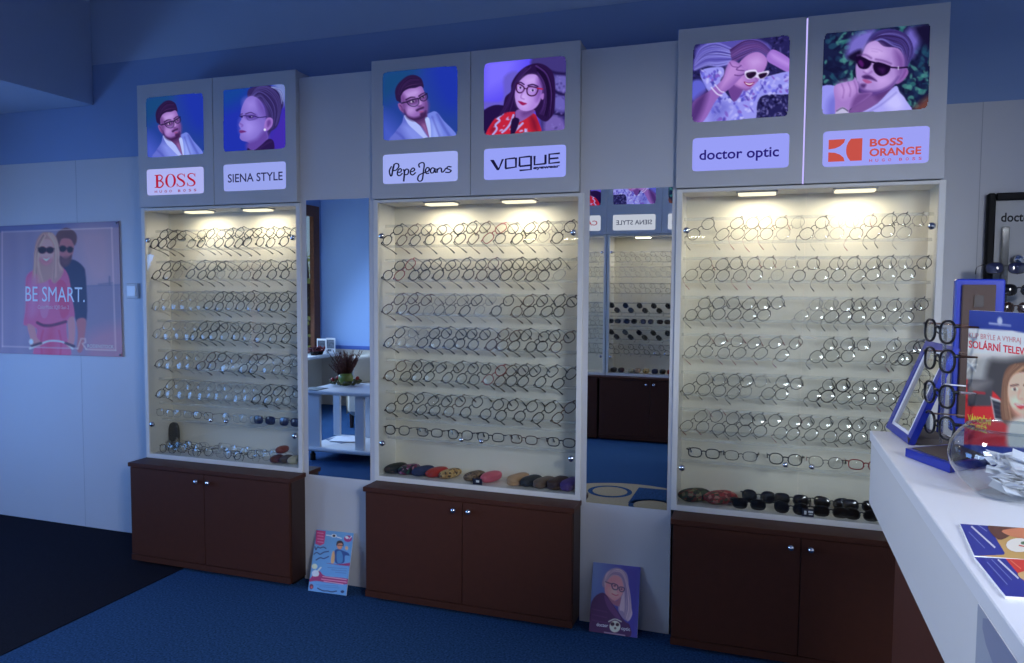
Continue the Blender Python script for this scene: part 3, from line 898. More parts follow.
c0 = vz(628, 483.5)
ring(c0[0] + .06, c0[1] + .62, .0, .62, .0012, 2)
for (u, v) in ((610, 491.5), (652, 506)):
    p = vz(u, v)
    ring(p[0], p[1], .0, .150, .0018, 0); ring(p[0], p[1], .0, .118, .0024, 2)
w1, w2, w3 = vz(628, 503), vz(639, 487.5), vz(700, 493)
fl.add([(w1[0], w1[1], .0018), (w2[0], w2[1], .0018), (w3[0], w3[1], .0018), (w3[0] - .02, w3[1] + .3, .0018)], [(0, 1, 2, 3)], 0)
CARPET = mat('blue_carpet', (44, 78, 118), .95, spec=.1, noise=(120, .5), bump=(500, .6))
CARPD = mat('dark_carpet', (26, 26, 36), .95, spec=.1, noise=(160, .3), bump=(500, .6))
CARPB = mat('beige_carpet', (176, 160, 128), .95, spec=.1, noise=(220, .2))
struct(fl.build('floor', [CARPET, CARPD, CARPB]))

sbox('ceiling', CEIL, XL, XR, YR, YB + .1, ZC, ZC + .1)
# back wall: white boards up to 2.075 m, blue paint above, a lighter blue band from 2.58 m
sbox('wall_back', PANEL, XL, XR, YB, YB + .12, 0, 2.077)
sbox('wall_back_upper', BLUEW, XL, XR, YB + .004, YB + .12, 2.077, 2.585)
sbox('wall_back_cove', BLUEU, XL, XR, YB + .002, YB + .12, 2.585, ZC)
for i, u in enumerate((78, 977)):
    p = ony(u, 250, YB)
    sbox('trim_%d' % (i + 1), mat('panel_joint_grey', (168, 171, 178), .6), p.x - .0012, p.x + .0012, YB - .0006, YB + .001, 0, 2.077)  # slightly darker grey strip marks each panel joint
# dropped bulkhead over the left end
bk = ony(93, 105, YB)
sbox('beam_left', BLUEU, XL, bk.x, -3.2, YB, bk.z, ZC)
# left wall with its window, cream below the sill
WY0, WY1, WZ0, WZ1 = -4.46, -2.4, .62, 2.2
b = MB()
b.box(XL - .05, XL, YR, WY0, 0, ZC); b.box(XL - .05, XL, WY1, -1.9, 0, ZC); b.box(XL - .05, XL, -.5, YB + .12, 0, ZC)
b.box(XL - .05, XL, -1.9, -.5, 0, .5); b.box(XL - .05, XL, -1.9, -.5, 1.9, ZC)
b.box(XL - .05, XL, WY0, WY1, WZ1, ZC)
struct(b.build('wall_left', BLUEW))
LBLUE = mat('light_blue_paint', (150, 182, 228), .8)
CREAM = mat('cream_wainscot', (205, 195, 178), .6)
sbox('trim_3', CREAM, XL - .05, XL, WY0, WY1, 0, WZ0)
sbox('trim_4', CREAM, XL, XL + .012, YR, YB - .3, 0, WZ0 - .04)
WOOD = mat('brown_window_wood', (112, 62, 36), .5, noise=(40, .15))
b = MB()
b.box(XL - .04, XL + .012, WY0 - .1, WY0 + .02, WZ0, WZ1 + .1); b.box(XL - .04, XL + .015, WY1 - .02, WY1 + .1, WZ0, WZ1 + .1)
b.box(XL - .04, XL + .015, WY0, WY1, WZ1 - .02, WZ1 + .1); b.box(XL - .04, XL + .01, WY0, WY1, WZ0, WZ0 + .06)
b.box(XL - .04, XL - .0, -3.46, -3.4, WZ0, WZ1)
wf = struct(b.build('window_1', WOOD))
b = MB()
b.box(XL - .06, XL + .01, -1.9, -1.84, .5, 1.9); b.box(XL - .06, XL + .01, -.56, -.5, .5, 1.9); b.box(XL - .06, XL + .01, -1.84, -.56, .5, .56); b.box(XL - .06, XL + .01, -1.84, -.56, 1.84, 1.9)
struct(b.build('added_window_side', WOOD))  # unseen window, added as the opening for the side light
b = MB(); b.box(XL - .03, XL - .026, WY0, WY1, WZ0, WZ1)
b.build('window_pane', GLASS, wf)
b = MB(); b.box(XL, XL + .28, YR + .01, WY1 + .1, WZ0 - .035, WZ0, bev=.006)
struct(b.build('trim_5', WHITE))
# rear walls (seen only in the mirrors)
sbox('wall_rear', LBLUE, XL - .05, -2.5, YR - .1, YR, 0, ZC)
sbox('trim_6', CREAM, XL, -2.5, YR, YR + .015, 0, .66)
sbox('trim_7', mat('dado_blue', (70, 100, 175), .6), XL, -2.5, YR, YR + .022, .66, .70)
sbox('wall_rear_return', PANEL, -2.52, -2.45, YR, -4.05, 0, ZC)
b = MB()
b.box(-2.5, 1.2, -4.15, -4.05, 0, ZC); b.box(2.5, XR, -4.15, -4.05, 0, ZC); b.box(1.2, 2.5, -4.15, -4.05, 0, 1.85); b.box(1.2, 2.5, -4.15, -4.05, 2.85, ZC)
struct(b.build('wall_rear_centre', PANEL))
b = MB()
b.box(1.2, 1.24, -4.13, -4.02, 1.85, 2.85); b.box(2.46, 2.5, -4.13, -4.02, 1.85, 2.85); b.box(1.24, 2.46, -4.13, -4.02, 1.85, 1.89); b.box(1.24, 2.46, -4.13, -4.02, 2.81, 2.85)
struct(b.build('added_window_rear', WHITE))  # unseen window, set high to shape the light on the signs
# unseen beam across the shop, added to cut off the rear light higher up
sbox('light_baffle_centre', BLUEW, -2.4, XR, -2.3, -2.1, 2.09, ZC)
sbox('light_baffle_right', PANEL, 1.36, 1.9, -2.05, -1.8, 0, ZC)  # unseen pillar, added to keep the rear light off the right wall
# right wall with a shop window behind the counter
b = MB()
b.box(XR, XR + .2, -4.15, -3.4, 0, ZC); b.box(XR, XR + .2, -1.2, YB + .12, 0, ZC)
b.box(XR, XR + .2, -3.4, -1.2, 0, .9); b.box(XR, XR + .2, -3.4, -1.2, 2.3, ZC)
struct(b.build('wall_right', PANEL))
b = MB()
b.box(XR, XR + .06, -3.4, -3.34, .9, 2.3); b.box(XR, XR + .06, -1.26, -1.2, .9, 2.3); b.box(XR, XR + .06, -2.33, -2.27, .9, 2.3)
b.box(XR, XR + .06, -3.4, -1.2, .9, .96); b.box(XR, XR + .06, -3.4, -1.2, 2.24, 2.3)
struct(b.build('window_3', WHITE))

# ------------------------------------------------------------------ the three wall units
UN = {
    'A': dict(sx=(-2.969, -2.053), cx=(-2.978, -2.049), bx=(-2.982, -2.038), name='left'),
    'B': dict(sx=(-1.664, -.729), cx=(-1.668, -.713), bx=(-1.661, -.709), name='middle'),
    'C': dict(sx=(-.347, .563), cx=(-.345, .575), bx=(-.331, .575), name='right'),
}
ZS0, ZS1, ZC0, ZC1, ZP = 1.771, 2.366, .51, 1.768, 2.335
YS, YC, YBASE, YBK = -.028, -.011, -.127, .155
LAMPM = mat_emit((255, 240, 205), 1.6)

for nm, p, q in (('left', 'A', 'B'), ('right', 'B', 'C')):
    b = MB(); b.box(UN[p]['cx'][1], UN[q]['cx'][0], 0, YBK, 0, ZC1); b.box(UN[p]['sx'][1], UN[q]['sx'][0], 0, YBK, ZC1, ZP)
    struct(b.build('wall_front_' + nm, PANEL))
for k in UN:   # boards behind each unit
    sbox('wall_niche_' + UN[k]['name'], PANEL, UN[k]['cx'][0], UN[k]['cx'][1], YBK + .002, YB, 0, ZP)
for nm, lab, x0, x1 in (('A', 'tall mirror between the left and middle display cases, reflecting a side table', -2.021, -1.6945),
                        ('B', 'tall mirror between the middle and right display cases, reflecting a case of sunglasses', -.6895, -.3615)):
    t = thing('wall_mirror', (x0, 0, .504), lab, 'mirror', None)
    b = MB(); b.box(x0, x1, -.0015, 0, .504, 1.7795); b.build('mirror_glass', MIRROR, t)


def sign_box(x0, x1, zs0, zs1, yf, yb, label, panes, seam, facing=-1, glow=False):
    """a light box over a display case: carcass, two front panels with a backlit picture and a name plate each"""
    t = thing('light_box_sign', ((x0 + x1) / 2, (yf + yb) / 2, zs0), label, 'sign')
    s = facing
    b = MB(); b.box(x0 + .002, x1 - .002, yf - s * .020, yb, zs0 + .002, zs1 - .002); b.build('sign_carcass', SIGNW, t)
    if glow:
        b = MB(); b.box(seam - .0028, seam + .0028, yf - s * .017, yf - s * .0195, zs0, zs1); b.build('light_gap', mat_emit((190, 180, 250), 1.2), t)
    n = Vector((0, s, 0))
    for i, (xa, xb) in enumerate(((x0, seam - .0015), (seam + .0015, x1))):
        if glow: xa, xb = (xa, xb - .0015) if i == 0 else (xa + .0015, xb)
        b = MB(); b.box(xa, xb, yf, yf - s * .018, zs0, zs1, bev=.001)
        f = b.build('front_panel', SIGNW, t)
        for (kind, quad, art) in panes[i]:
            q3 = [Vector(p) for p in quad]
            if kind == 'portrait':
                portrait(art, q3, n, f)
                continue
            else:
                src = [(0, 0), (100, 0), (100, 50), (0, 50)]
                mp = quad_map(src, q3); clip = rquad(src, 5); paint, bg = art
            a = Art(mp, n, mat_emit, clip); a.k = 6
            a._put(clip, bg); a.k += 1
            paint(a)
            a.done('name_plate', f)
    return t


def pane(c, y):
    """upright rectangle fitted to four corners measured on the sign front"""
    P = [ony(u, v, y) for u, v in c]
    x0 = (P[0].x + P[3].x) / 2; x1 = (P[1].x + P[2].x) / 2; z1 = (P[0].z + P[1].z) / 2; z0 = (P[2].z + P[3].z) / 2
    return [(x0, y, z1), (x1, y, z1), (x1, y, z0), (x0, y, z0)]


PLATE = (158, 170, 240)
y = YS
sign_box(*UN['A']['sx'], ZS0, ZS1, YS, .15, 'light box sign over the left display case, with a red lettered plate at left', [
    [('portrait', pane([(146.4, 98), (203.4, 92.1), (203.8, 154), (146.4, 158.2)], y), P_MAN), ('plate', pane([(147, 170.2), (203.8, 166), (203.8, 192.6), (147, 196.2)], y), (pl_boss, (172, 178, 240)))],
    [('portrait', pane([(223, 89.6), (285.2, 83.7), (285.4, 148.3), (223.5, 152.5)], y), P_PROFILE), ('plate', pane([(223.7, 165), (285.8, 161), (286, 188.2), (223.7, 192.2)], y), (pl_siena, (152, 164, 236)))]], ony(213.3, 150, y).x)
sign_box(*UN['B']['sx'], ZS0, ZS1, YS, .15, 'light box sign over the middle display case, with script and square lettered plates', [
    [('portrait', pane([(382.4, 72.2), (457.3, 65.4), (457.8, 136), (383, 141)], y), P_MAN), ('plate', pane([(383, 154.6), (457.8, 151), (457.8, 181.3), (383, 184)], y), (pl_pepe, PLATE))],
    [('portrait', pane([(483.8, 63.1), (565.5, 55.7), (566, 130.4), (484, 135.3)], y), P_VOGUE), ('plate', pane([(484, 149.1), (566, 144.4), (566, 176.8), (484, 180.2)], y), (pl_vogue, (150, 160, 246)))]], ony(470.5, 130, y).x)
sign_box(*UN['C']['sx'], ZS0, ZS1, YS, .15, 'light box sign over the right display case, with sunglasses portraits and an orange logo', [
    [('portrait', pane([(692.4, 43.6), (789, 35.3), (789, 117), (692.6, 122.4)], y), P_LYING), ('plate', pane([(692.4, 138.1), (789, 133.3), (789, 166.8), (692.4, 172)], y), (pl_doctor, (152, 158, 246)))],
    [('portrait', pane([(822.8, 32.4), (930, 23.5), (929.4, 108.3), (822.8, 115.5)], y), P_SUN), ('plate', pane([(822.8, 131.3), (929.4, 126.1), (929, 162.8), (822.8, 167.1)], y), (pl_orange, (156, 160, 244)))]], ony(805.3, 100, y).x, glow=True)

# rows: centre height of each of the seven rails
ZROW = [1.615, 1.461, 1.309, 1.161, 1.010, .863, .740]


def pk(prof, s): return [(r, -s * h) for r, h in prof]


def display_case(x0, x1, yf, yb, label, seam, lamps, rowz, s=-1, watts=1.2, ZC0=ZC0, ZC1=ZC1):
    """white glazed wall case: carcass, back, two glass doors with chrome fittings, two lamps, clear rails"""
    t = thing('display_case', ((x0 + x1) / 2, (yf + yb) / 2, ZC0), label, 'display case')
    th = .022
    b = MB()
    b.box(x0, x0 + th, yf, yb, ZC0, ZC1, bev=.001); b.box(x1 - th, x1, yf, yb, ZC0, ZC1, bev=.001)
    b.box(x0 + th, x1 - th, yf, yb, ZC0, ZC0 + th, bev=.001); b.box(x0 + th, x1 - th, yf, yb, ZC1 - .013, ZC1, bev=.001)
    b.build('carcass', CASEW, t)
    b = MB(); b.box(x0 + th, x1 - th, yb, yb + s * .006, ZC0 + th, ZC1 - .013); b.build('back_panel', BACKW, t)
    for (xa, xb, hx, kx) in ((x0 + th + .001, seam - .001, x0 + th + .018, seam - .046), (seam + .001, x1 - th - .001, x1 - th - .018, seam + .046)):
        b = MB(); b.box(xa, xb, yf - s * .006, yf - s * .0095, ZC0 + th + .001, ZC1 - .015)
        g = b.build('glass_door', GLASS, t)
        for z in (ZC1 - .158, ZC0 + .172):
            b = MB(); b.lathe(pk([(0.0001, .014), (.009, .013), (.013, .008), (.013, 0), (.0001, 0)], s), (hx, yf - s * .006, z), 14, axis='y')
            b.build('hinge', CHROME, g)
        b = MB(); b.lathe(pk([(.0001, .022), (.006, .021), (.0105, .016), (.0105, .010), (.005, .005), (.005, 0), (.0001, 0)], s), (kx, yf - s * .006, ZC0 + .218), 14, axis='y')
        b.build('knob', CHROME, g)
    for lx in lamps:
        b = MB(); ly = yf - s * .052
        b.box(lx - .075, lx + .075, ly - .032, ly + .032, ZC1 - .018, ZC1 - .013, 0, bev=.001)
        l = b.build('lamp', STEEL, t)
        b = MB(); b.box(lx - .068, lx + .068, ly - .027, ly + .027, ZC1 - .026, ZC1 - .0182, bev=.002); b.build('lamp_diffuser', LAMPM, l)
        la = D.lights.new('case_lamp', 'AREA'); la.shape = 'RECTANGLE'; la.size = .13; la.size_y = .045
        la.energy = watts; la.color = (1.0, .88, .67)
        lo = D.objects.new('case_lamp', la); COL.objects.link(lo); lo.location = (lx, ly, ZC1 - .029)
    for z in rowz:
        for dz, yy in ((.043, .060), (-.047, .075)):
            yy = yf - s * (yy + .011)
            b = MB(); b.box(x0 + th, x1 - th, yy - .002, yy + .002, z + dz - .006, z + dz + .006)
            r = b.build('rail', ACRYL, t)
    return t


def lampx(*uv): return [ony(u, v, .04).x for u, v in uv]


display_case(*UN['A']['cx'], YC, YBK, 'white glazed display case of eyeglasses beside the wall poster, above the left brown cabinet', ony(217.5, 300, YC).x, lampx((199, 210.5), (258, 209)), ZROW)
display_case(*UN['B']['cx'], YC, YBK, 'white glazed display case of eyeglasses between the two tall mirrors', ony(472.6, 300, YC).x, lampx((441.5, 201.6), (519, 199.6)), ZROW)
display_case(*UN['C']['cx'], YC, YBK, 'white glazed display case of thin eyeglasses and sunglasses nearest the counter', ony(803.3, 300, YC).x, lampx((757, 192.3), (855, 189.8)), ZROW)


def base_cab(x0, x1, yf, yb, label, seam, s=-1, zt=.5095):
    t = thing('base_cabinet', ((x0 + x1) / 2, (yf + yb) / 2, 0), label, 'cabinet')
    b = MB(); d = -s
    b.box(x0 + .006, x1 - .006, yf + d * .022, yb, .018, zt - .0215); b.build('carcass', BROWND, t)
    b = MB(); b.box(x0 + .02, x1 - .02, yf + d * .05, yb - d * .02, 0, .02); b.build('plinth', BLACK, t)
    b = MB(); b.box(x0, x1, yf, yb, zt - .0205, zt, bev=.0015); b.build('top_board', BROWN, t)
    b = MB(); b.box(x0 + .006, x1 - .006, yf + d * .006, yf + d * .024, .018, .046); b.build('bottom_rail', BROWN, t)
    for xa, xb, kx in ((x0 + .010, seam - .0015, seam - .034), (seam + .0015, x1 - .010, seam + .034)):
        b = MB(); b.box(xa, xb, yf + d * .006, yf + d * .022, .049, zt - .0235, bev=.001)
        f = b.build('door', BROWN, t)
        b = MB(); b.lathe(pk([(.0001, .026), (.008, .024), (.0125, .018), (.0115, .011), (.005, .006), (.006, 0), (.0001, 0)], s), (kx, yf + d * .006, zt - .0575), 14, axis='y')
        k = b.build('knob', CHROME, f)
    return t


base_cab(*UN['A']['bx'], YBASE, YBK, 'low dark brown two-door cabinet under the left display case', ony(203.3, 500, YBASE).x)
base_cab(*UN['B']['bx'], YBASE, YBK, 'low dark brown two-door cabinet under the middle display case', ony(461.5, 550, YBASE).x)
base_cab(*UN['C']['bx'], YBASE, YBK, 'low dark brown two-door cabinet under the right display case, partly behind the counter', ony(800, 580, YBASE).x)

# ------------------------------------------------------------------ eyewear
ORD = ['first', 'second', 'third', 'fourth', 'fifth', 'sixth', 'seventh', 'eighth', 'ninth', 'tenth', 'eleventh', 'twelfth', 'thirteenth', 'fourteenth', 'fifteenth', 'sixteenth']
FB = mat('black_acetate', (20, 19, 22), .3)
FT = mat('dark_metal_frame', (36, 34, 36), .35, .4)
FS = mat('silver_frame', (150, 146, 140), .3, .8)
FC = mat('clear_acetate', (176, 172, 164), .25)
FR = mat('red_acetate', (140, 24, 34), .3)
FBR = mat('tortoise_acetate', (74, 42, 26), .3, noise=(260, .5))
FW = mat('white_acetate', (220, 220, 224), .3)
SUNL = mat('dark_sun_lens', (26, 23, 22), .08, spec=.6)
SUNB = mat('blue_grey_sun_lens', (48, 52, 84), .1, spec=.8)
SUNBR = mat('brown_sun_lens', (58, 36, 24), .1, spec=.8)
# style: rim radius, rim, temple, lens, words
ST = {
    'black': (.0023, FB, FB, LENS, 'black-rimmed'),
    'thin': (.0014, FT, FT, LENS, 'thin metal'),
    'silver': (.0011, FS, FS, LENS, 'silver'),
    'clear': (.0015, FC, FC, LENS, 'clear-rimmed'),
    'red': (.0022, FR, FB, LENS, 'red-rimmed'),
    'redtip': (.0012, FT, FR, LENS, 'red-templed'),
    'tort': (.0022, FBR, FBR, LENS, 'tortoise'),
    'bold': (.0026, FB, FBR, LENS, 'bold black'),
    'boldw': (.0026, FB, FW, LENS, 'black and white'),
    'sun': (.0022, FB, FB, SUNL, 'black'),
    'sunblue': (.0014, FT, FT, SUNB, 'blue-lensed'),
    'sunbr': (.0022, FBR, FBR, SUNBR, 'brown'),
}
SH = [(.0255, .0180, 2.8, .0), (.0235, .0205, 2.1, .0), (.0262, .0190, 2.5, .12), (.0245, .0205, 2.4, .03)]
_SM = {}


def specs_meshes(style, sh):
    if (style, sh) in _SM: return _SM[style, sh]
    r, fm, tm, lm, _ = ST[style]
    a, bb, n, sl = SH[sh]
    if style.startswith('sun'): a += .0015; bb += .0015
    CX = .0338; N = 18
    fr = MB(); out = []
    for s in (-1, 1):
        loop = []
        for i in range(N):
            t = 2 * PI * i / N; c, q = math.cos(t), math.sin(t)
            x = a * math.copysign(abs(c) ** (2 / n), c); z = bb * math.copysign(abs(q) ** (2 / n), q)
            z += sl * x * s * (1 if z > 0 else .35)
            loop.append((s * CX + x, .0035 * ((s * CX + x) / .06) ** 2, z))
        fr.tube(loop, r, 5, True)
        le = MB()   # domed lens
        cz = sum(p[2] for p in loop) / N; cy = sum(p[1] for p in loop) / N
        mid = [(s * CX + (p[0] - s * CX) * .55, p[1] - .0022, cz + (p[2] - cz) * .55) for p in loop]
        le.add(loop + mid + [(s * CX, cy - .0032, cz)], [(i, (i + 1) % N, N + (i + 1) % N, N + i) for i in range(N)] + [(N + i, N + (i + 1) % N, 2 * N) for i in range(N)], 0, True)
        out.append(('lens', le.mesh('lens', lm)))
        zh = bb * .55
        fr.tube([(s * (CX + a * .93), .003, zh), (s * (CX + a + .006), .004, zh + .001), (s * (CX + a + .0078), .009, zh + .001)], r * 1.25, 5)
        tp = MB()
        e = CX + a + .008
        tp.tube([(s * e, .007, zh + .001), (s * (e + .001), .045, zh + .001), (s * e, .085, zh), (s * (e - .001), .102, zh - .006), (s * (e - .003), .118, zh - .022)], [r * 1.0, r * .6, r * .55, r * 1.0, r * 1.45], 5)
        out.append(('temple', tp.mesh('temple', tm)))
    g = CX - a
    fr.tube([(-g * 1.05, 0, .005), (-g * .5, -.001, .0085), (g * .5, -.001, .0085), (g * 1.05, 0, .005)], r * 1.1, 5)
    for s in (-1, 1): fr.tube([(s * g * .9, .001, -.001), (s * g * .7, .006, -.005)], .0014, 4)
    res = [('frame_front', fr.mesh('frame_front', fm))] + out
    _SM[style, sh] = res
    return res


def specs(Mx, style, sh, label, group=None):
    sun = style.startswith('sun')
    t = D.objects.new('sunglasses' if sun else 'eyeglasses', None); COL.objects.link(t)
    t.empty_display_size = .02; t.matrix_basis = Mx
    tag(t, label, 'sunglasses' if sun else 'eyeglasses', group)
    for nm, me in specs_meshes(style, sh):
        o = D.objects.new(nm, me); COL.objects.link(o); o.parent = t
    return t


def Rm(ax, deg): return Matrix.Rotation(math.radians(deg), 4, ax)


def pose(x, y, z, roll=0, tilt=0, yaw=0): return Matrix.Translation((x, y, z)) @ Rm('Z', yaw) @ Rm('X', -tilt) @ Rm('Y', -roll)


ROWN = ['top', 'second', 'third', 'fourth', 'fifth', 'sixth', 'bottom']
# lower-lens columns of every rail (measured), per case: (region x0, scale, [x ...])
RA = [(130, 4.733, [127, 165, 207, 300, 345, 390, 430, 480, 522, 562, 622, 672, 735]),
      (130, 4.733, [133, 183, 235, 293, 347, 390, 435, 492, 555, 605, 677, 738]),
      (130, 4.733, [128, 170, 215, 255, 300, 335, 375, 427, 475, 525, 570, 622, 685, 740]),
      (130, 4.144, [112, 155, 203, 240, 265, 312, 345, 392, 440, 485, 535, 592, 650]),
      (130, 4.144, [118, 160, 205, 245, 292, 338, 390, 433, 468, 510, 565, 607, 658]),
      (130, 4.144, [122, 160, 205, 250, 292, 330, 360, 405, 440, 480, 520, 568, 615, 657])]
RB = [(365, 4.145, [95, 155, 210, 270, 340, 395, 450, 510, 560, 630, 685, 740, 795]),
      (365, 4.145, [97, 145, 205, 250, 305, 370, 430, 485, 535, 585, 640, 690, 740, 805]),
      (365, 4.145, [95, 155, 205, 265, 310, 355, 415, 475, 545, 630, 683, 755, 807]),
      (365, 4.145, [100, 150, 190, 240, 292, 350, 395, 450, 525, 570, 620, 690, 735, 795]),
      (365, 4.145, [103, 170, 215, 267, 343, 402, 455, 513, 562, 610, 658, 730, 805]),
      (365, 4.145, [108, 178, 235, 290, 350, 420, 503, 567, 645, 722, 803])]
RCc = [(670, 3.657, [80, 185, 240, 290, 345, 405, 490, 545, 600, 670, 735, 785, 845]),
       (670, 3.657, [75, 135, 190, 252, 310, 388, 467, 550, 612, 683, 738, 797, 882]),
       (670, 3.657, [78, 125, 178, 235, 290, 343, 480, 538, 590, 640, 690, 760, 825, 877]),
       (670, 3.489, [75, 130, 190, 245, 320, 395, 515, 570, 625, 735, 797, 860, 905]),
       (670, 3.489, [70, 125, 178, 228, 270, 350, 397, 510, 558, 615, 668, 713, 775, 835, 890]),
       (670, 3.489, [65, 122, 178, 225, 270, 325, 397, 440, 505, 573, 625, 680, 735, 790, 850])]
REDB = {(0, 7): 'red', (1, 1): 'red', (4, 7): 'red', (4, 8): 'tort', (3, 9): 'tort', (0, 1): 'tort', (0, 11): 'clear', (1, 13): 'clear', (2, 3): 'clear', (2, 7): 'clear', (3, 1): 'silver', (3, 2): 'silver', (2, 5): 'thin', (2, 4): 'thin', (5, 10): 'tort'}
SILA = {(2, j): 'silver' for j in range(0, 6)}
SILA.update({(3, j): 'silver' for j in (0, 1, 2, 3)}); SILA.update({(4, j): 'silver' for j in (1, 2, 3, 7, 10)})
SILA.update({(5, j): 'silver' for j in range(1, 10)}); SILA.update({(4, 4): 'tort', (0, 3): 'thin', (1, 2): 'silver', (1, 6): 'clear', (1, 7): 'thin', (1, 8): 'thin'})
REDC = {(0, 2): 'redtip', (0, 3): 'redtip', (0, 4): 'redtip', (0, 9): 'redtip', (1, 0): 'redtip', (1, 3): 'redtip', (1, 4): 'redtip', (3, 0): 'redtip', (3, 1): 'redtip', (3, 2): 'redtip', (3, 3): 'redtip', (3, 5): 'redtip', (3, 4): 'redtip', (4, 12): 'redtip', (3, 10): 'redtip',
        (5, 1): 'redtip', (5, 0): 'redtip', (5, 6): 'redtip', (0, 7): 'silver', (0, 5): 'silver', (0, 8): 'silver', (1, 5): 'silver', (2, 6): 'silver', (2, 7): 'silver', (1, 11): 'silver', (4, 4): 'silver', (3, 6): 'thin', (4, 8): 'black'}
rg = random.Random(11)
for key, rows, over, base in (('A', RA, SILA, ['black', 'black', 'thin']), ('B', RB, REDB, ['black', 'black', 'black', 'black', 'tort']), ('C', RCc, REDC, ['thin'] * 7 + ['silver'])):
    u = UN[key]
    for r, (x0, sc, xs) in enumerate(rows):
        for j, zx in enumerate(xs):
            px = x0 + zx / sc
            xl = ony(px, 320, .02).x
            st = over.get((r, j)) or rg.choice(base)
            roll = 42 + rg.uniform(-4, 4); c = math.cos(math.radians(roll)) * .0338; s = math.sin(math.radians(roll)) * .0338
            x = xl + c
            x = min(max(x, u['cx'][0] + .022 + .055), u['cx'][1] - .022 - .057)
            lab = '%s eyeglasses, %s from left on the %s row of the %s display case' % (ST[st][4], ORD[j], ROWN[r], u['name'])
            specs(pose(x, .022, ZROW[r] + rg.uniform(-.003, .003), roll, 14 + rg.uniform(-2, 2), rg.uniform(-4, 4)), st, rg.choice((0, 0, 2, 3, 3, 1) if key != 'C' else (3, 3, 1, 0)), lab,
                  'eyeglasses on the %s row of the %s display case' % (ROWN[r], u['name']))
BOT = {'A': ['silver', 'silver', 'thin', 'silver', 'silver', 'sunblue', 'sunblue'], 'B': ['black', 'black', 'black', 'black', 'tort', 'black'], 'C': ['black', 'thin', 'black', 'redtip', 'red']}
BX = {'A': [(130, 4.144, q) for q in (142, 215, 300, 420, 490, 555, 660)], 'B': [(365, 4.145, q) for q in (132, 267, 393, 520, 658, 820)], 'C': [(670, 3.489, q) for q in (120, 250, 407, 548, 690)]}
for key in BX:
    u = UN[key]
    for j, (x0, sc, zx) in enumerate(BX[key]):
        st = BOT[key][j]; sun = st.startswith('sun')
        x = ony(x0 + zx / sc, 420, .02).x
        x = min(max(x, u['cx'][0] + .022 + .07), u['cx'][1] - .022 - .07)
        specs(pose(x, .022, ZROW[6], 0, 6, rg.uniform(-4, 4)), st, rg.choice((0, 0, 3)),
              '%s %s, %s from left on the bottom row of the %s display case' % (ST[st][4], 'sunglasses' if sun else 'eyeglasses', ORD[j], u['name']), 'glasses on the bottom row of the %s display case' % u['name'])
ZF = ZC0 + .022
# heap of spare frames on the floor of the left case
for j in range(16):
    px = 160 + j * 7.2 + rg.uniform(-2, 2) if j else 158
    yy = .035 + .03 * (j % 2)
    x = ony(px, 448, yy).x
    x = max(x, UN['A']['cx'][0] + .1)
    top = j % 2 == 1
    specs(pose(x, yy - .01, ZF + .023 + (.016 if top else 0), rg.uniform(-18, 18), 8 if not top else 14, rg.uniform(-26, 26)), rg.choice(('thin', 'silver', 'thin')), rg.choice((1, 3, 0)),
          'thin metal eyeglasses in the heap on the left case floor, %s from the left' % ORD[j], 'spare frames heaped on the left case floor')
# sunglasses on the floor of the right case: four pairs in front, four lying on folded arms behind
for j, zx in enumerate((385, 590, 785, 935)):
    x = ony(670 + zx / 4.876, 505, .03).x
    specs(pose(x, .018, ZF + .0235, 0, 2, rg.uniform(-5, 5)), 'sun', (0, 3, 0, 2)[j], 'black sunglasses, %s from the left in the front row on the right case floor' % ORD[j], 'sunglasses on the right case floor')
for j, zx in enumerate((432, 592, 790, 930)):
    x = ony(670 + zx / 4.876, 498, .03).x
    specs(pose(x, .036, ZF + .052, 0, 14, rg.uniform(-4, 4)), 'sun', (3, 0, 2, 0)[j], 'black sunglasses, %s from the left in the rear row on the right case floor' % ORD[j], 'sunglasses on the right case floor')
p = ony(670 + 672 / 4.876, 470 + 180 / 4.876, .006)
t = thing('price_tag', (p.x, .004, ZF), 'dark blue and white tag standing before the sunglasses in the right case', 'tag')
b = MB(); b.box(p.x - .020, p.x + .022, .0045, .006, ZF, ZF + .030); b.build('tag_card', mat('navy_card', (26, 30, 56), .5), t)
b = MB(); b.box(p.x - .012, p.x - .004, .0038, .0044, ZF + .008, ZF + .022); b.box(p.x + .002, p.x + .019, .0038, .0044, ZF + .016, ZF + .023); b.box(p.x + .004, p.x + .017, .0038, .0044, ZF + .008, ZF + .012); b.build('white_mark', PAPER, t)


# ------------------------------------------------------------------ spectacle cases
def spec_case(x, y, z, L, W, H, n, m, label, yaw=0, lidm=None, group=None, nv=3.0, stand=False):
    """closed hinged case: lower shell and lid of one rounded form, seam between"""
    t = thing('spectacle_case', (x, y, z), label, 'glasses case', group)
    t.rotation_euler = (math.radians(90) if stand else 0, 0, math.radians(yaw))
    N = 22
    for nm, lo, hi, mm in (('case_body', -1.0, -.04, m), ('case_lid', .0, 1.0, lidm or m)):
        b = MB(); vs = []; fs = []; K = 7
        for i in range(K + 1):
            w = lo + (hi - lo) * i / K
            rr = max(.02, (1 - abs(w) ** nv)) ** (1 / nv)
            for k in range(N):
                a = 2 * PI * k / N; c, s = math.cos(a), math.sin(a)
                vs.append((W / 2 * rr * math.copysign(abs(c) ** (2 / n), c), L / 2 * rr * math.copysign(abs(s) ** (2 / n), s), H / 2 * (1 + w)))
        for i in range(K):
            for k in range(N): fs.append((i * N + k, i * N + (k + 1) % N, (i + 1) * N + (k + 1) % N, (i + 1) * N + k))
        fs.append(tuple(range(N))[::-1]); fs.append(tuple(K * N + k for k in range(N)))
        b.add(vs, fs, 0, True)
        o = D.objects.new(nm, b.mesh(nm, mm)); COL.objects.link(o); o.parent = t
    return t


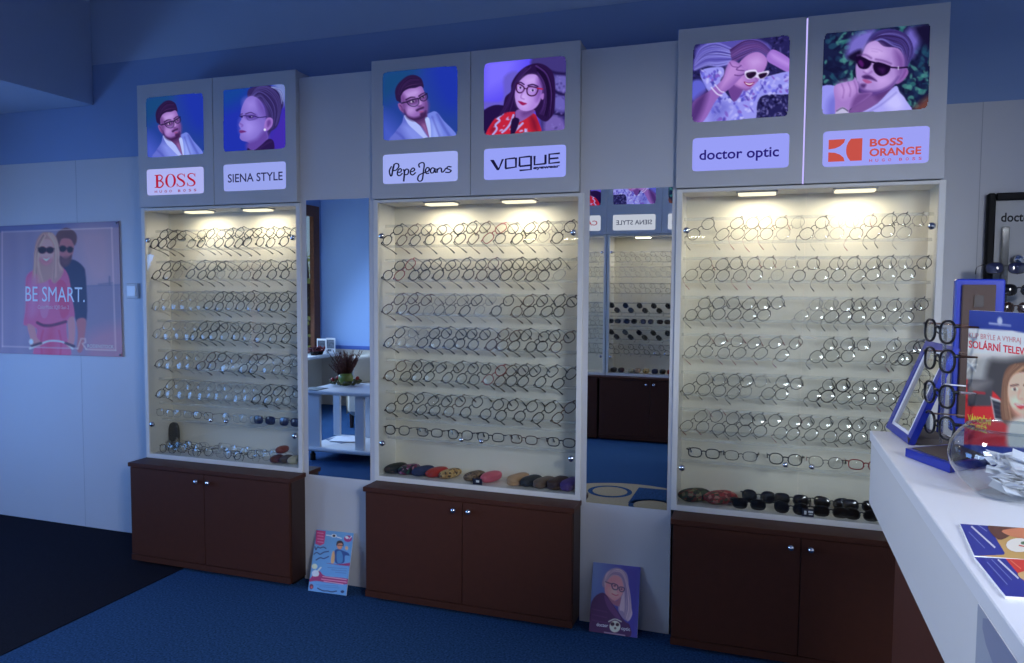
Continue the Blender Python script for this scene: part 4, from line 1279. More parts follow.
DG = mat_spots('dark_green_print', [(26, 34, 28), (34, 50, 40), (70, 52, 44), (24, 28, 26)], 60)
MULTI = mat_spots('multi_print', [(24, 18, 30), (120, 40, 80), (170, 120, 150), (40, 90, 70), (30, 30, 60)], 90)
NAVY = mat('navy_felt', (44, 54, 92), .8); REDL = mat('red_leather', (176, 46, 34), .45)
LEO = mat_spots('leopard_print', [(196, 160, 96), (170, 130, 76), (70, 46, 26), (206, 176, 120)], 110)
LEOB = mat_spots('brown_mottle_print', [(110, 88, 66), (140, 116, 88), (60, 46, 38)], 110)
PINK = mat('pink_leather', (206, 96, 112), .45); TAN = mat('tan_leather', (190, 150, 112), .5)
CHAR = mat('charcoal_leather', (44, 44, 44), .5); TAUPE = mat('taupe_leather', (112, 90, 74), .5)
DBR = mat('dark_brown_leather', (66, 40, 30), .5); PURP = mat('purple_card', (74, 46, 120), .5)
BC = [(127, DG, 'dark green patterned', 2.1, .130, .058, .044), (182, MULTI, 'pink and black floral', 2.1, .125, .056, .044), (240, NAVY, 'navy blue', 2.3, .128, .057, .042), (297, REDL, 'red', 2.4, .128, .056, .042), (352, LEO, 'golden leopard print', 2.6, .128, .052, .040),
      (452, LEOB, 'brown mottled', 2.8, .122, .050, .040), (522, PINK, 'pink', 2.2, .126, .056, .046), (634, TAN, 'tan', 3.2, .126, .050, .046), (688, CHAR, 'charcoal', 2.8, .126, .053, .044), (742, TAUPE, 'taupe', 3.4, .124, .050, .040),
      (800, DBR, 'dark brown boxy', 4.5, .126, .056, .046), (852, PURP, 'purple boxy', 5, .126, .050, .046)]
for zx, m, nm, n, L, W, H in BC:
    x = ony(365 + zx / 4.145, 475, .066).x
    x = min(x, UN['B']['cx'][1] - .022 - W / 2 - .002)
    spec_case(x, .070, ZF, L, W, H, n, m, '%s spectacle case lying on the middle display case floor' % nm, -22 if n < 4 else -14, group='spectacle cases on the middle case floor', nv=2.4 if n < 3 else 3.6)
p = ony(365 + 467 / 4.145, 477, .004)
t = thing('price_tag', (p.x, .002, ZF), 'black and white tag leaning on the brown mottled spectacle case', 'tag')
b = MB(); b.box(p.x - .021, p.x + .021, .0015, .003, ZF, ZF + .026); b.build('tag_card', mat('navy_card', (26, 30, 56), .5), t)
b = MB(); b.box(p.x - .007, p.x + .008, .0008, .0014, ZF + .010, ZF + .020); b.build('white_mark', PAPER, t)
FLG = mat_spots('green_floral_print', [(34, 44, 34), (60, 74, 52), (120, 110, 80), (26, 28, 26), (110, 50, 44)], 85)
FLR = mat_spots('red_floral_print', [(150, 44, 50), (110, 36, 40), (170, 110, 100), (60, 70, 50)], 85)
for zx, m, nm, yw in ((122, FLG, 'green floral', -62), (246, FLR, 'red floral', -58)):
    x = ony(670 + zx / 4.876, 500, .06).x
    spec_case(x, .062, ZF, .140, .066, .056, 2.9, m, '%s spectacle case on the right display case floor' % nm, yw, group='spectacle cases on the right case floor', nv=2.0)
RBR = mat('russet_leather', (138, 62, 36), .45); GBR = mat('grey_brown_leather', (88, 74, 60), .5); BEI = mat('beige_leather', (190, 180, 150), .5)
for px, yy, zz, m, nm in ((277, .05, 0, mat('brown_leather', (108, 56, 34), .45), 'brown'), (286.5, .06, .0, GBR, 'grey brown'), (294.5, .062, 0, BEI, 'beige'), (282.5, .085, .038, RBR, 'russet')):
    x = ony(px, 463, yy).x
    x = min(x, UN['A']['cx'][1] - .022 - .028)
    spec_case(x, yy, ZF + zz, .09 if zz == 0 else .085, .048, .037, 2.3, m, '%s spectacle case at the right end of the left case floor' % nm, group='spectacle cases on the left case floor', nv=2.2)
x = ony(173.5, 435, .11).x
spec_case(x, .128, ZF + .071, .140, .066, .026, 3.0, CHAR, 'charcoal spectacle case standing upright in the left display case', 0, nv=3, stand=True)

# ------------------------------------------------------------------ prints on the wall and the floor
def albedo(c, white=(104, 122, 178), k=.80):
    """paper colour of a print seen under the room's blue daylight"""
    out = []
    for a, w in zip(c, white):
        v = min(.9, lin(a) / lin(w) * k)
        out.append(255 * (v * 12.92 if v < .0031308 else 1.055 * v ** (1 / 2.4) - .055))
    return tuple(round(x) for x in out)


def ink(white=(104, 122, 178), rough=.6, k=.61):
    def f(c):
        q = albedo(c, white, k)
        return mat('ink_%d_%d_%d' % q, q, rough)
    return f


def print_sheet(name, src, bg, paint, q3, nrm, parent, white, n=110, k=.61, P=None, to3d=None):
    """diffuse print: painted picture plus lettering, colours as paper under the light that falls there"""
    p = Pic(src, bg, n, P); paint(p)
    w = np_lin(white)
    o = p.sheet(name, q3, nrm, mat_print('paper_print', False), parent, lambda C: np.clip(np_lin(C) / w * k, .003, .9), lift=.0005)
    if p.texts:
        for t_, kw in p.texts:
            a = Art(to3d or quad_map(src, q3), Vector(nrm), ink(white, .5, k)); a.k = 12
            a.text(*t_, **kw); a.done('lettering', parent)
    return o


YW = YB - .008
tl, tr, br, bl = ony(-6, 226.5, YW), ony(118.5, 221, YW), ony(122.5, 357, YW), ony(-6, 353, YW)
t = thing('banner', ((tl.x + tr.x) / 2, YW, bl.z), 'large fabric banner of a couple with white BE SMART lettering on the left wall', 'banner')
b = MB(); NX = 40
xs = [tl.x + (tr.x - tl.x) * i / NX for i in range(NX + 1)]
vs = []
for i, x in enumerate(xs):
    wv = .0015 * math.sin(i * .9)
    vs += [(x, YW + .003 + wv, bl.z + (br.z - bl.z) * i / NX), (x, YW + .003 + wv, tl.z + (tr.z - tl.z) * i / NX)]
o = len(vs); vs += [(p[0], YW + .006, p[2]) for p in vs]
fs = [(2 * i, 2 * i + 2, 2 * i + 3, 2 * i + 1) for i in range(NX)] + [(o + 2 * i + 1, o + 2 * i + 3, o + 2 * i + 2, o + 2 * i) for i in range(NX)]
fs += [(2 * i + 1, 2 * i + 3, o + 2 * i + 3, o + 2 * i + 1) for i in range(NX)] + [(2 * i + 2, 2 * i, o + 2 * i, o + 2 * i + 2) for i in range(NX)]
fs += [(0, 1, o + 1, o), (2 * NX + 1, 2 * NX, o + 2 * NX, o + 2 * NX + 1)]
b.add(vs, fs)
WB_ = (96, 120, 170)
b.build('cloth', mat('banner_cloth', (150, 132, 150), .8), t)
src = [(-27, 48), (522, 25), (540, 628), (-27, 610)]
q3 = [Vector((tl.x, YW, tl.z)), Vector((tr.x, YW, tr.z)), Vector((br.x, YW, br.z)), Vector((bl.x, YW, bl.z))]


def banner(a):
    for i in range(14):   # folds printed as a draped, hazy sky
        x = -20 + i * 40; a.line((98, 102, 152) if i % 2 else (82, 90, 142), 26, [(x, 40), (x + 8, 300), (x - 4, 630)], f=40, op=.5)
    a.poly((62, 78, 146), [(-40, 20), (540, 10), (540, 52), (-40, 76)], False)
    a.poly((112, 108, 152), [(330, 60), (500, 60), (510, 300), (380, 300)], f=120)
    a.poly((84, 90, 140), [(384, 312), (560, 305), (560, 660), (384, 660)], False, f=12)
    a.poly((106, 92, 138), [(400, 530), (560, 490), (560, 660), (400, 660)], f=70)
    a.line((66, 78, 130), 5, [(384, 312), (540, 306)]); a.line((66, 76, 124), 6, [(486, 270), (486, 306)]); a.line((66, 76, 124), 5, [(440, 304), (500, 298)])
    # man behind
    a.poly((28, 32, 72), [(262, 250), (300, 212), (330, 194), (372, 222), (386, 270), (390, 460), (345, 468), (322, 330), (290, 270)])
    a.poly((112, 78, 104), [(266, 150), (268, 110), (300, 92), (332, 110), (334, 150), (322, 190), (300, 214), (280, 214)])
    a.poly((52, 36, 56), [(272, 178), (300, 192), (326, 172), (318, 206), (300, 226), (272, 224)])
    a.poly((64, 48, 66), [(252, 120), (262, 76), (300, 54), (338, 72), (348, 100), (338, 132), (320, 104), (280, 104), (266, 150)])
    a.dot((24, 20, 40), 286, 146, 16, 14); a.dot((24, 20, 40), 318, 150, 13, 14)
    a.line((24, 20, 40), 5, [(270, 142), (330, 146)])
    a.poly((112, 76, 104), [(348, 462), (386, 458), (384, 520), (372, 600), (350, 600), (352, 520)])
    # woman in pink
    a.poly((150, 66, 124), [(128, 262), (178, 232), (240, 226), (282, 226), (312, 268), (326, 360), (338, 450), (305, 468), (306, 540), (316, 628), (165, 628), (170, 540), (168, 498), (118, 486), (112, 470), (122, 400), (120, 320)])
    a.poly((170, 84, 142), [(180, 300), (210, 270), (230, 330), (220, 440), (190, 440)])
    a.poly((128, 52, 106), [(260, 300), (300, 300), (316, 420), (280, 450)])
    a.line((128, 50, 104), 8, [(200, 510), (190, 560), (196, 620)]); a.line((128, 50, 104), 8, [(270, 510), (280, 560), (276, 620)])
    a.poly((134, 92, 118), [(190, 220), (236, 220), (230, 260), (200, 262)])
    a.poly((114, 98, 118), [(150, 300), (158, 200), (166, 120), (190, 80), (216, 72), (244, 80), (264, 112), (270, 200), (290, 236), (280, 270), (250, 300), (232, 280), (212, 292), (180, 300)])
    a.poly((158, 112, 140), [(180, 150), (188, 112), (214, 104), (240, 116), (246, 160), (236, 200), (212, 216), (190, 198)])
    a.strands([(200, 85), (165, 150), (160, 220), (155, 296)], [(205, 90), (185, 140), (182, 220), (205, 290)], 16, [(138, 124, 142), (92, 76, 98), (150, 138, 152)], 8, 1); a.strands([(215, 80), (246, 130), (246, 220), (240, 290)], [(240, 82), (264, 130), (272, 210), (285, 240)], 14, [(130, 114, 134), (84, 68, 92), (144, 130, 146)], 8, 2)
    a.poly((120, 84, 118), [(184, 190), (236, 190), (226, 214), (200, 214)], f=20); a.poly((64, 44, 66), [(276, 190), (320, 186), (310, 216), (286, 218)], f=20)
    a.poly((126, 52, 104), [(210, 560), (240, 500), (250, 620), (210, 625)], f=40); a.poly((170, 86, 146), [(140, 300), (170, 280), (170, 420), (135, 440)], f=40)
    a.dot((26, 18, 40), 196, 152, 19, 16); a.dot((26, 18, 40), 230, 152, 17, 15); a.line((26, 18, 40), 5, [(178, 144), (248, 146)])
    a.poly((200, 170, 190), [(200, 188), (214, 192), (228, 186), (214, 200)]); 
    a.line((58, 28, 66), 13, [(174, 474), (200, 486), (240, 486), (300, 470)])
    a.poly((146, 96, 126), [(128, 484), (160, 492), (172, 540), (196, 566), (180, 580), (150, 560)])
    a.poly((146, 96, 126), [(310, 462), (336, 452), (340, 530), (330, 578), (304, 580), (312, 540)])
    a.line((170, 172, 206), 7, [(140, 590), (180, 574), (230, 556), (290, 562), (330, 590)])
    a.line((50, 40, 70), 12, [(150, 578), (190, 566)]); a.line((50, 40, 70), 12, [(300, 566), (336, 580)])
    a.dot((190, 192, 214), 146, 560, 9, 12)
    # frame line and lettering
    w = (176, 180, 214)
    for q in ([(13, 72), (496, 55)], [(494, 54), (512, 598)], [(12, 72), (14, 582)], [(12, 580), (352, 590)]): a.line((150, 156, 200), 4, q)
    a.text(w, 'BE SMART.', (120, 378), (382, 383), 70, 0)
    a.text((150, 128, 178), 'ColorMatic IQ® Sun 2', (176, 412), (314, 414), 17)
    a.line(w, 4, [(352, 592), (366, 546), (384, 546), (386, 562), (372, 568), (388, 592)], False, False)
    a.line(w, 4, [(388, 594), (512, 598)])
    a.text((150, 150, 192), 'RODENSTOCK', (394, 586), (504, 590), 16)



print_sheet('printed_picture', src, (88, 94, 147), banner, q3, Vector((0, -1, 0)), t, WB_, 150, .53)
for (px, q) in ((tr, 1), (br, 1)):
    b = MB(); b.lathe([(.0001, .004), (.005, .003), (.006, 0)], (px.x - .012, YW - .004, px.z + (-.012 if px is tr else .012)), 12, axis='y'); b.build('eyelet', STEEL, t)

sw = ony(133.5, 291, YB)
t = thing('light_switch', (sw.x, YB, sw.z), 'white square light switch on the wall left of the left display case', 'switch')
b = MB(); b.box(sw.x - .041, sw.x + .041, YB - .012, YB, sw.z - .041, sw.z + .041, bev=.004); b.build('switch_plate', WHITE, t)
b = MB(); b.box(sw.x - .030, sw.x + .030, YB - .017, YB - .012, sw.z - .030, sw.z + .030, bev=.003); b.build('rocker', mat('switch_white', (230, 230, 228), .3), t)


def leaning_card(cs, bg, white, label, paint, src, name):
    """stiff printed card standing on the carpet, leaning on the wall panel"""
    A = onz(*cs[3], .003); B = onz(*cs[2], .003)
    yb = (A.y + B.y) / 2; A.y = B.y = yb
    T = ony(*cs[0], -.006); U = ony(*cs[1], -.006)
    zt = (T.z + U.z) / 2
    nrm = Vector((0, -(zt - .003), -( -.006 - yb) * -1)).normalized()
    nrm = Vector((0, -zt, (-.006 - yb))).normalized()
    if nrm.y > 0: nrm = -nrm
    P = A.copy()
    cr = [on_plane(u, v, P, nrm) for u, v in cs]
    # keep the sheet rectangular
    up = ((cr[0] - cr[3]) + (cr[1] - cr[2])) / 2
    a0 = cr[3]; rt = ((cr[2] - cr[3]) + (cr[1] - cr[0])) / 2
    q = [a0 + up, a0 + up + rt, a0 + rt, a0]
    mn = min(p.z for p in q)
    q = [p + Vector((0, 0, max(0, .002 - mn))) for p in q]
    t = thing(name, q[3] + (q[2] - q[3]) / 2, label, 'card')
    b = MB(); b.slab([q[0], q[3], q[2], q[1]], nrm, .004); b.build('card_board', PAPER, t)
    print_sheet('printed_face', src, bg, paint, q, nrm, t, white, k=.46)
    return t


def card_kids(a):
    a.poly((140, 48, 112), [(132, 78), (205, 88), (192, 188), (160, 204), (124, 188)], False)
    for y in (100, 124, 148, 172): a.line((190, 120, 170), 5, [(142, y), (186, y + 6)])
    a.dot((232, 236, 240), 268, 126, 20, 14); a.dot((30, 26, 50), 268, 126, 11, 10); a.line((210, 226, 240), 7, [(212, 120), (246, 126)]); a.line((210, 226, 240), 7, [(292, 136), (324, 146)])
    a.dot((120, 44, 116), 374, 150, 30, 26); a.dot((220, 224, 236), 366, 140, 14, 10, rot=.5); a.line((220, 224, 236), 5, [(384, 150), (402, 130)])
    ink_ = (38, 48, 108)
    for q in ([(120, 212), (128, 236), (140, 216), (160, 222), (186, 216), (206, 226)], [(112, 272), (134, 258), (160, 272), (190, 256), (226, 250)], [(128, 318), (160, 300), (190, 306), (226, 290)]): a.line(ink_, 8, q)
    a.poly((30, 60, 132), [(272, 250), (300, 232), (340, 246), (376, 262), (386, 284), (352, 284), (344, 338), (280, 340)])
    a.poly((52, 104, 172), [(290, 256), (320, 248), (336, 290), (330, 336), (294, 336)])
    a.poly((176, 136, 110), [(246, 300), (256, 256), (270, 250), (274, 300), (266, 340), (246, 340)])
    a.dot((158, 112, 100), 312, 204, 22, 30); a.poly((40, 32, 44), [(286, 206), (292, 172), (318, 164), (338, 180), (340, 210), (328, 186), (300, 188)])
    a.line((24, 22, 36), 5, [(294, 200), (334, 204)]); a.dot((176, 140, 130), 364, 224, 12, 16)
    a.poly((116, 32, 92), [(205, 340), (300, 350), (396, 340), (392, 362), (300, 356)])
    a.poly((120, 34, 96), [(80, 462), (150, 405), (200, 442), (372, 462), (374, 502), (250, 496), (130, 480), (78, 486)])
    for y, x0, x1 in ((450, 180, 366), (470, 170, 366), (486, 190, 340)): a.line((196, 150, 190), 5, [(x0, y - 4), (x1, y + 18)])
    for y, x0, x1 in ((376, 220, 366), (394, 250, 364), (412, 280, 360)): a.line((60, 90, 160), 4, [(x0, y), (x1, y + 8)])
    a.poly((226, 222, 222), [(100, 440), (98, 410), (124, 396), (150, 414), (146, 440), (120, 446)]); a.dot((226, 196, 178), 116, 368, 22, 20); a.line((226, 208, 196), 10, [(140, 404), (166, 376)])
    a.dot((80, 44, 70), 90, 524, 16, 20); a.dot((190, 60, 80), 92, 530, 8, 8)
    for y, x0, x1 in ((510, 130, 300), (524, 150, 310)): a.line((60, 100, 170), 4, [(x0, y), (x1, y + 8)])
    a.line((30, 40, 92), 8, [(140, 536), (160, 546), (190, 556), (220, 556), (250, 562), (290, 556)])
    a.dot((30, 40, 92), 336, 560, 14, 10)


def card_lady(a):
    a.poly((58, 54, 146), [(300, 60), (470, 60), (450, 640), (200, 640)], False, f=120)
    a.poly((88, 112, 182), [(60, 30), (180, 60), (150, 320), (40, 400)], f=120)
    a.poly((126, 112, 156), [(170, 240), (178, 160), (220, 110), (280, 95), (340, 130), (358, 200), (352, 290), (380, 380), (366, 470), (330, 480), (280, 400), (300, 250)])
    a.poly((168, 118, 140), [(184, 210), (206, 160), (270, 140), (318, 170), (330, 240), (300, 310), (254, 344), (214, 330), (184, 280)])
    a.poly((132, 86, 118), [(184, 290), (260, 344), (300, 310), (290, 380), (220, 350)])
    a.poly((160, 142, 172), [(180, 190), (200, 130), (280, 105), (330, 140), (330, 210), (300, 160), (240, 150), (200, 176), (186, 240)])
    a.poly((164, 150, 182), [(320, 280), (350, 290), (372, 370), (384, 440), (350, 490), (320, 420), (290, 400)])
    a.strands([(190, 180), (240, 110), (310, 110), (352, 200), (378, 380), (350, 490)], [(190, 200), (240, 150), (300, 165), (325, 240), (330, 380), (320, 440)], 34, [(186, 170, 190), (130, 112, 150), (100, 80, 130), (150, 134, 168)], 7, 5)
    a.poly((192, 146, 160), [(220, 260), (270, 250), (290, 300), (240, 310)], f=50); a.dot((60, 40, 70), 256, 230, 9, 5); a.dot((60, 40, 70), 306, 254, 8, 5); a.line((130, 92, 128), 6, [(284, 250), (276, 274), (290, 280)], f=10)
    a.poly((62, 34, 84), [(60, 570), (84, 350), (168, 280), (230, 350), (280, 420), (330, 490), (366, 520), (350, 610), (60, 600)])
    a.poly((84, 52, 108), [(180, 300), (240, 370), (300, 470), (260, 460), (200, 380)])
    for y in (400, 440, 480): a.line((80, 50, 104), 5, [(90, y), (200, y + 24)])
    a.line((50, 44, 84), 7, [(236, 214), (276, 226), (274, 256), (244, 252)], True); a.line((50, 44, 84), 7, [(290, 240), (326, 246), (320, 270), (296, 268)], True); a.line((50, 44, 84), 6, [(188, 200), (238, 218)])
    a.line((150, 60, 100), 7, [(236, 288), (262, 300), (282, 296)])
    a.text((206, 206, 214), 'doctor', (122, 524), (208, 534), 26, .02); a.text((206, 206, 214), 'optic', (304, 552), (368, 560), 26, .01)
    a.dot((212, 206, 190), 258, 528, 40, 42); a.line((206, 206, 200), 7, [(212, 492), (258, 474), (304, 492)])
    a.dot((50, 32, 50), 240, 510, 15, 14); a.dot((50, 32, 50), 276, 514, 13, 13); a.dot((90, 80, 90), 260, 540, 9, 9)
    a.line((170, 160, 190), 6, [(180, 570), (330, 592)])


leaning_card([(317.3, 529.2), (353.8, 533.6), (346.8, 595.6), (308, 591)], (74, 126, 196), (116, 130, 158), 'light blue advertising card leaning on the wall panel under the left mirror', card_kids, [(135, 72), (417, 106), (365, 590), (62, 555)], 'advertising_card')
leaning_card([(592.9, 562), (640.7, 567.3), (636.7, 638), (588.8, 631.3)], (74, 84, 164), (124, 132, 156), 'purple portrait card leaning on the wall panel under the right mirror', card_lady, [(95, 52), (447, 90), (418, 610), (65, 562)], 'portrait_card')

# ------------------------------------------------------------------ counter
CX0, CYF, CYN, CZT, CZB = .217, -1.195, -3.4, 1.08, .922
t = thing('counter', (.6, -2.3, 0), 'white reception counter with a thick top along the right edge', 'counter')
b = MB(); b.box(CX0, 1.0, CYN, CYF, CZT - .022, CZT, bev=.0015); b.build('counter_top', mat('counter_white', (226, 228, 232), .32), t)
b = MB(); b.box(CX0 + .003, CX0 + .022, CYN, CYF - .003, CZB, CZT - .022); b.box(CX0 + .022, .99, CYF - .022, CYF - .003, CZB, CZT - .022); b.build('apron', WHITE, t)
ub = onx(893, 620, .238)
b = MB(); b.box(.238, .92, CYN, ub.y, 0, CZB + .1, bev=.002); b.build('desk_body', BROWN, t)
# photo plate on the side of the apron
pa = onx(975, 640, CX0); pz = CX0
t2 = thing('poster_plate', (CX0, pa.y - .2, CZB), 'blurred grey picture plate fixed on the counter side near the camera', 'poster')
b = MB(); b.box(CX0 + .0012, CX0 + .003, pa.y - .5, pa.y, CZB, CZT - .024); b.build('plate', PAPER, t2)
n = Vector((-1, 0, 0))
a = Art(lambda x, y: Vector((CX0 + .0012, pa.y - x, CZT - .024 - y)), n, ink((150, 160, 190)), [(0, 0), (.5, 0), (.5, .134), (0, .134)])
a.poly((112, 124, 160), [(0, 0), (.5, 0), (.5, .134), (0, .134)], False)
a.poly((146, 154, 180), [(.01, .06), (.2, .03), (.5, .05), (.5, .15), (.01, .15)]); a.poly((92, 104, 146), [(.04, 0), (.3, 0), (.26, .03), (.06, .035)])
for i in range(6): a.line((60, 58, 72), .008, [(.02 + i * .02, .07 + .01 * (i % 2)), (.03 + i * .02, .10), (.022 + i * .02, .125)])
a.done('picture', t2)

# mirror easel: blue frame leaning back over a brown tray
P1 = onz(885.6, 427, CZT + .002); P2 = onz(908, 444, CZT + .002)
def solve(u, v, A, e):
    d = ray(u, v); k = (A - CAM).dot(e) / d.dot(e); return CAM + d * k
e = (P2 - P1).normalized()
T1 = solve(928.5, 340, P1, e); T2 = solve(951, 347, P2, e)
up = ((T1 - P1) + (T2 - P2)) / 2
w = (P2 - P1).length
nr = e.cross(up).normalized()
if nr.dot(CAM - P1) < 0: nr = -nr
t = thing('counter_mirror', (P1 + P2) / 2, 'blue framed slanted mirror with white inner edge on the counter', 'mirror')
q = [P1 + up, P2 + up, P2, P1]
c = [P1, P2, P2 + up, P1 + up]
b = MB()
# frame as four bars round the glass
def bar(A, B, C_, D_): b.slab([A, B, C_, D_], nr, .012)
def pt(s, k): return P1 + (P2 - P1) * s + up * k
fx, fy = .12, .07
bar(pt(0, 0), pt(1, 0), pt(1, fy), pt(0, fy)); bar(pt(0, 1 - fy), pt(1, 1 - fy), pt(1, 1), pt(0, 1))
bar(pt(0, fy), pt(fx, fy), pt(fx, 1 - fy), pt(0, 1 - fy)); bar(pt(1 - fx, fy), pt(1, fy), pt(1, 1 - fy), pt(1 - fx, 1 - fy))
b.build('frame', BLUEP, t)
b = MB()
for A, B, C_, D_ in ((( fx, fy), (1 - fx, fy), (1 - fx, fy + .03), (fx, fy + .03)), ((fx, 1 - fy - .03), (1 - fx, 1 - fy - .03), (1 - fx, 1 - fy), (fx, 1 - fy)), ((fx, fy), (fx + .07, fy), (fx + .07, 1 - fy), (fx, 1 - fy)), ((1 - fx - .07, fy), (1 - fx, fy), (1 - fx, 1 - fy), (1 - fx - .07, 1 - fy))):
    b.slab([pt(*A) - nr * .002, pt(*B) - nr * .002, pt(*C_) - nr * .002, pt(*D_) - nr * .002], nr, .006)
b.build('inner_edge', PAPER, t)
b = MB(); b.slab([pt(fx, fy) - nr * .006, pt(1 - fx, fy) - nr * .006, pt(1 - fx, 1 - fy) - nr * .006, pt(fx, 1 - fy) - nr * .006], nr, .004); b.build('mirror_glass', MIRROR, t)
b = MB(); H = Vector((0, 0, 1))
f0 = P2 - Vector((0, 0, .001)); g0 = f0 + Vector((.085, .02, 0)); g1 = g0 + Vector((-.01, .085, 0)); f1 = P1 + Vector((.03, .0, -.001))
b.slab([f0 + H * .012, g0 + H * .012, g1 + H * .012, f1 + H * .012], H, .012); b.build('tray', mat('dark_taupe_felt', (78, 70, 66), .8), t)
b = MB(); b.tube([P1 + up * .96 - nr * .016 + (P2 - P1) * .5, P1 + up * .5 - nr * .05 + (P2 - P1) * .5, (P1 + P2) / 2 - nr * .085 + Vector((0, 0, .004))], .006, 8); b.build('back_strut', BLUEP, t)

# tall blue eyewear stand
S0 = onz(951, 441, CZT); 
sy = -1.135
l0 = ony(955, 300, sy).x; l1 = ony(1005, 300, sy).x; zt = ony(975, 279, sy).z
t = thing('eyewear_stand', ((l0 + l1) / 2, sy, CZT), 'tall royal blue eyewear stand with a brown panel on the counter', 'display stand')
b = MB(); b.box(l0, l1, sy, sy + .02, CZT - .0, zt, bev=.003); 
T0 = onz(905.6, 448, CZT + .016); T1_ = onz(950, 464, CZT + .016)
b.build('back_board', BLUEP, t)
b = MB(); b.box(l0 + .012, l1 - .018, sy - .006, sy, CZT + .03, zt - .012, bev=.002); b.build('felt_panel', mat('brown_felt', (72, 58, 54), .85), t)
b = MB(); b.box((l0 + l1) / 2 - .012, (l0 + l1) / 2 + .006, sy - .008, sy - .006, zt - .06, zt - .035); b.build('emblem', mat('dark_emblem', (44, 36, 36), .5), t)
R0 = T1_ + Vector((.09, .10, 0)); R1 = T0 + Vector((.10, .08, 0))
b = MB(); b.slab([T0, T1_, R0, R1], H, .0155); b.build('base_plate', BLUEP, t)
ins = [T0 + (R0 - T0) * .08, T1_ + (R1 - T1_) * .08, R0 + (T0 - R0) * .08, R1 + (T1_ - R1) * .08]
b = MB(); b.slab([p_ + H * .0015 for p_ in ins], H, .0015); b.build('base_felt', mat('dark_taupe_felt', (78, 70, 66), .8), t)
for j, (u_, v_, st) in enumerate(((937.7, 331, 'bold'), (937.5, 359.5, 'bold'), (937, 394, 'boldw'), (937, 425, 'bold'))):
    c = ony(u_, v_, -1.385)
    xax = Vector((.24, -.97, 0)).normalized(); yax = Vector((.97, .24, 0)).normalized()
    yax.z = -.04; yax.normalize(); zax = xax.cross(yax).normalized()
    Mx = Matrix(((xax.x, yax.x, zax.x, c.x), (xax.y, yax.y, zax.y, c.y), (xax.z, yax.z, zax.z, c.z), (0, 0, 0, 1)))
    specs(Mx, st, 3, '%s eyeglasses facing left on the blue counter stand, %s' % (('black' if st == 'bold' else 'black fronted white-templed'), ['topmost', 'second from the top', 'third from the top', 'lowest, near the counter'][j]), 'eyeglasses on the blue counter stand')

c = ony(937.5, 345, -1.375); c.x += .012
b = MB(); b.box(c.x - .003, c.x + .003, c.y - .003, c.y + .003, CZT + .016, ony(937.5, 329, -1.375).z, bev=.001)
for v_ in (331, 359.5, 394, 425):
    p_ = ony(937.5, v_, -1.385); b.box(p_.x + .001, c.x, p_.y - .004, p_.y + .004, p_.z + .003, p_.z + .007)
b.build('post', mat_clear('column_acrylic', (225, 225, 222), 1.5, .25, (150, 150, 150), .1), D.objects['eyewear_stand'])

# brochure board
B0 = onz(963.5, 456, CZT); dn = Vector((.275, -.961, 0)).normalized()
nb = Vector((-.961, -.275, 0)).normalized()
zt = on_plane(965.5, 310, B0, nb).z
t = thing('brochure', B0 + dn * .15, 'red and blue competition brochure with yellow lettering standing on the counter', 'brochure')
q = [B0 + Vector((0, 0, zt - CZT)), B0 + dn * .32 + Vector((0, 0, zt - CZT)), B0 + dn * .32, B0]
b = MB(); b.slab([q[0], q[3], q[2], q[1]], nb, .006); b.build('board', PAPER, t)
b = MB(); b.slab([q[3] - nb * .07 + dn * .05 + Vector((0, 0, .002)), q[3] - nb * .006 + dn * .05 + Vector((0, 0, .19)), q[3] - nb * .006 + dn * .14 + Vector((0, 0, .19)), q[3] - nb * .07 + dn * .14 + Vector((0, 0, .002))], nb, .003); b.build('back_strut', PAPER, t)


def bro(x, y): return on_plane(944 + x / 3.49, 250 + y / 3.49, B0, nb)


HT = zt - CZT
fw_ = [(q[0] + dn * .0), (q[0] + dn * .32)]
def to_uv(p):
    d = p - CAM; k = d.dot(_f); return (512 + F * d.dot(RT) / k, 331.5 - F * d.dot(UP) / k)
srcb = [((u_ - 944) * 3.49, (v_ - 250) * 3.49) for u_, v_ in (to_uv(p_) for p_ in q)]


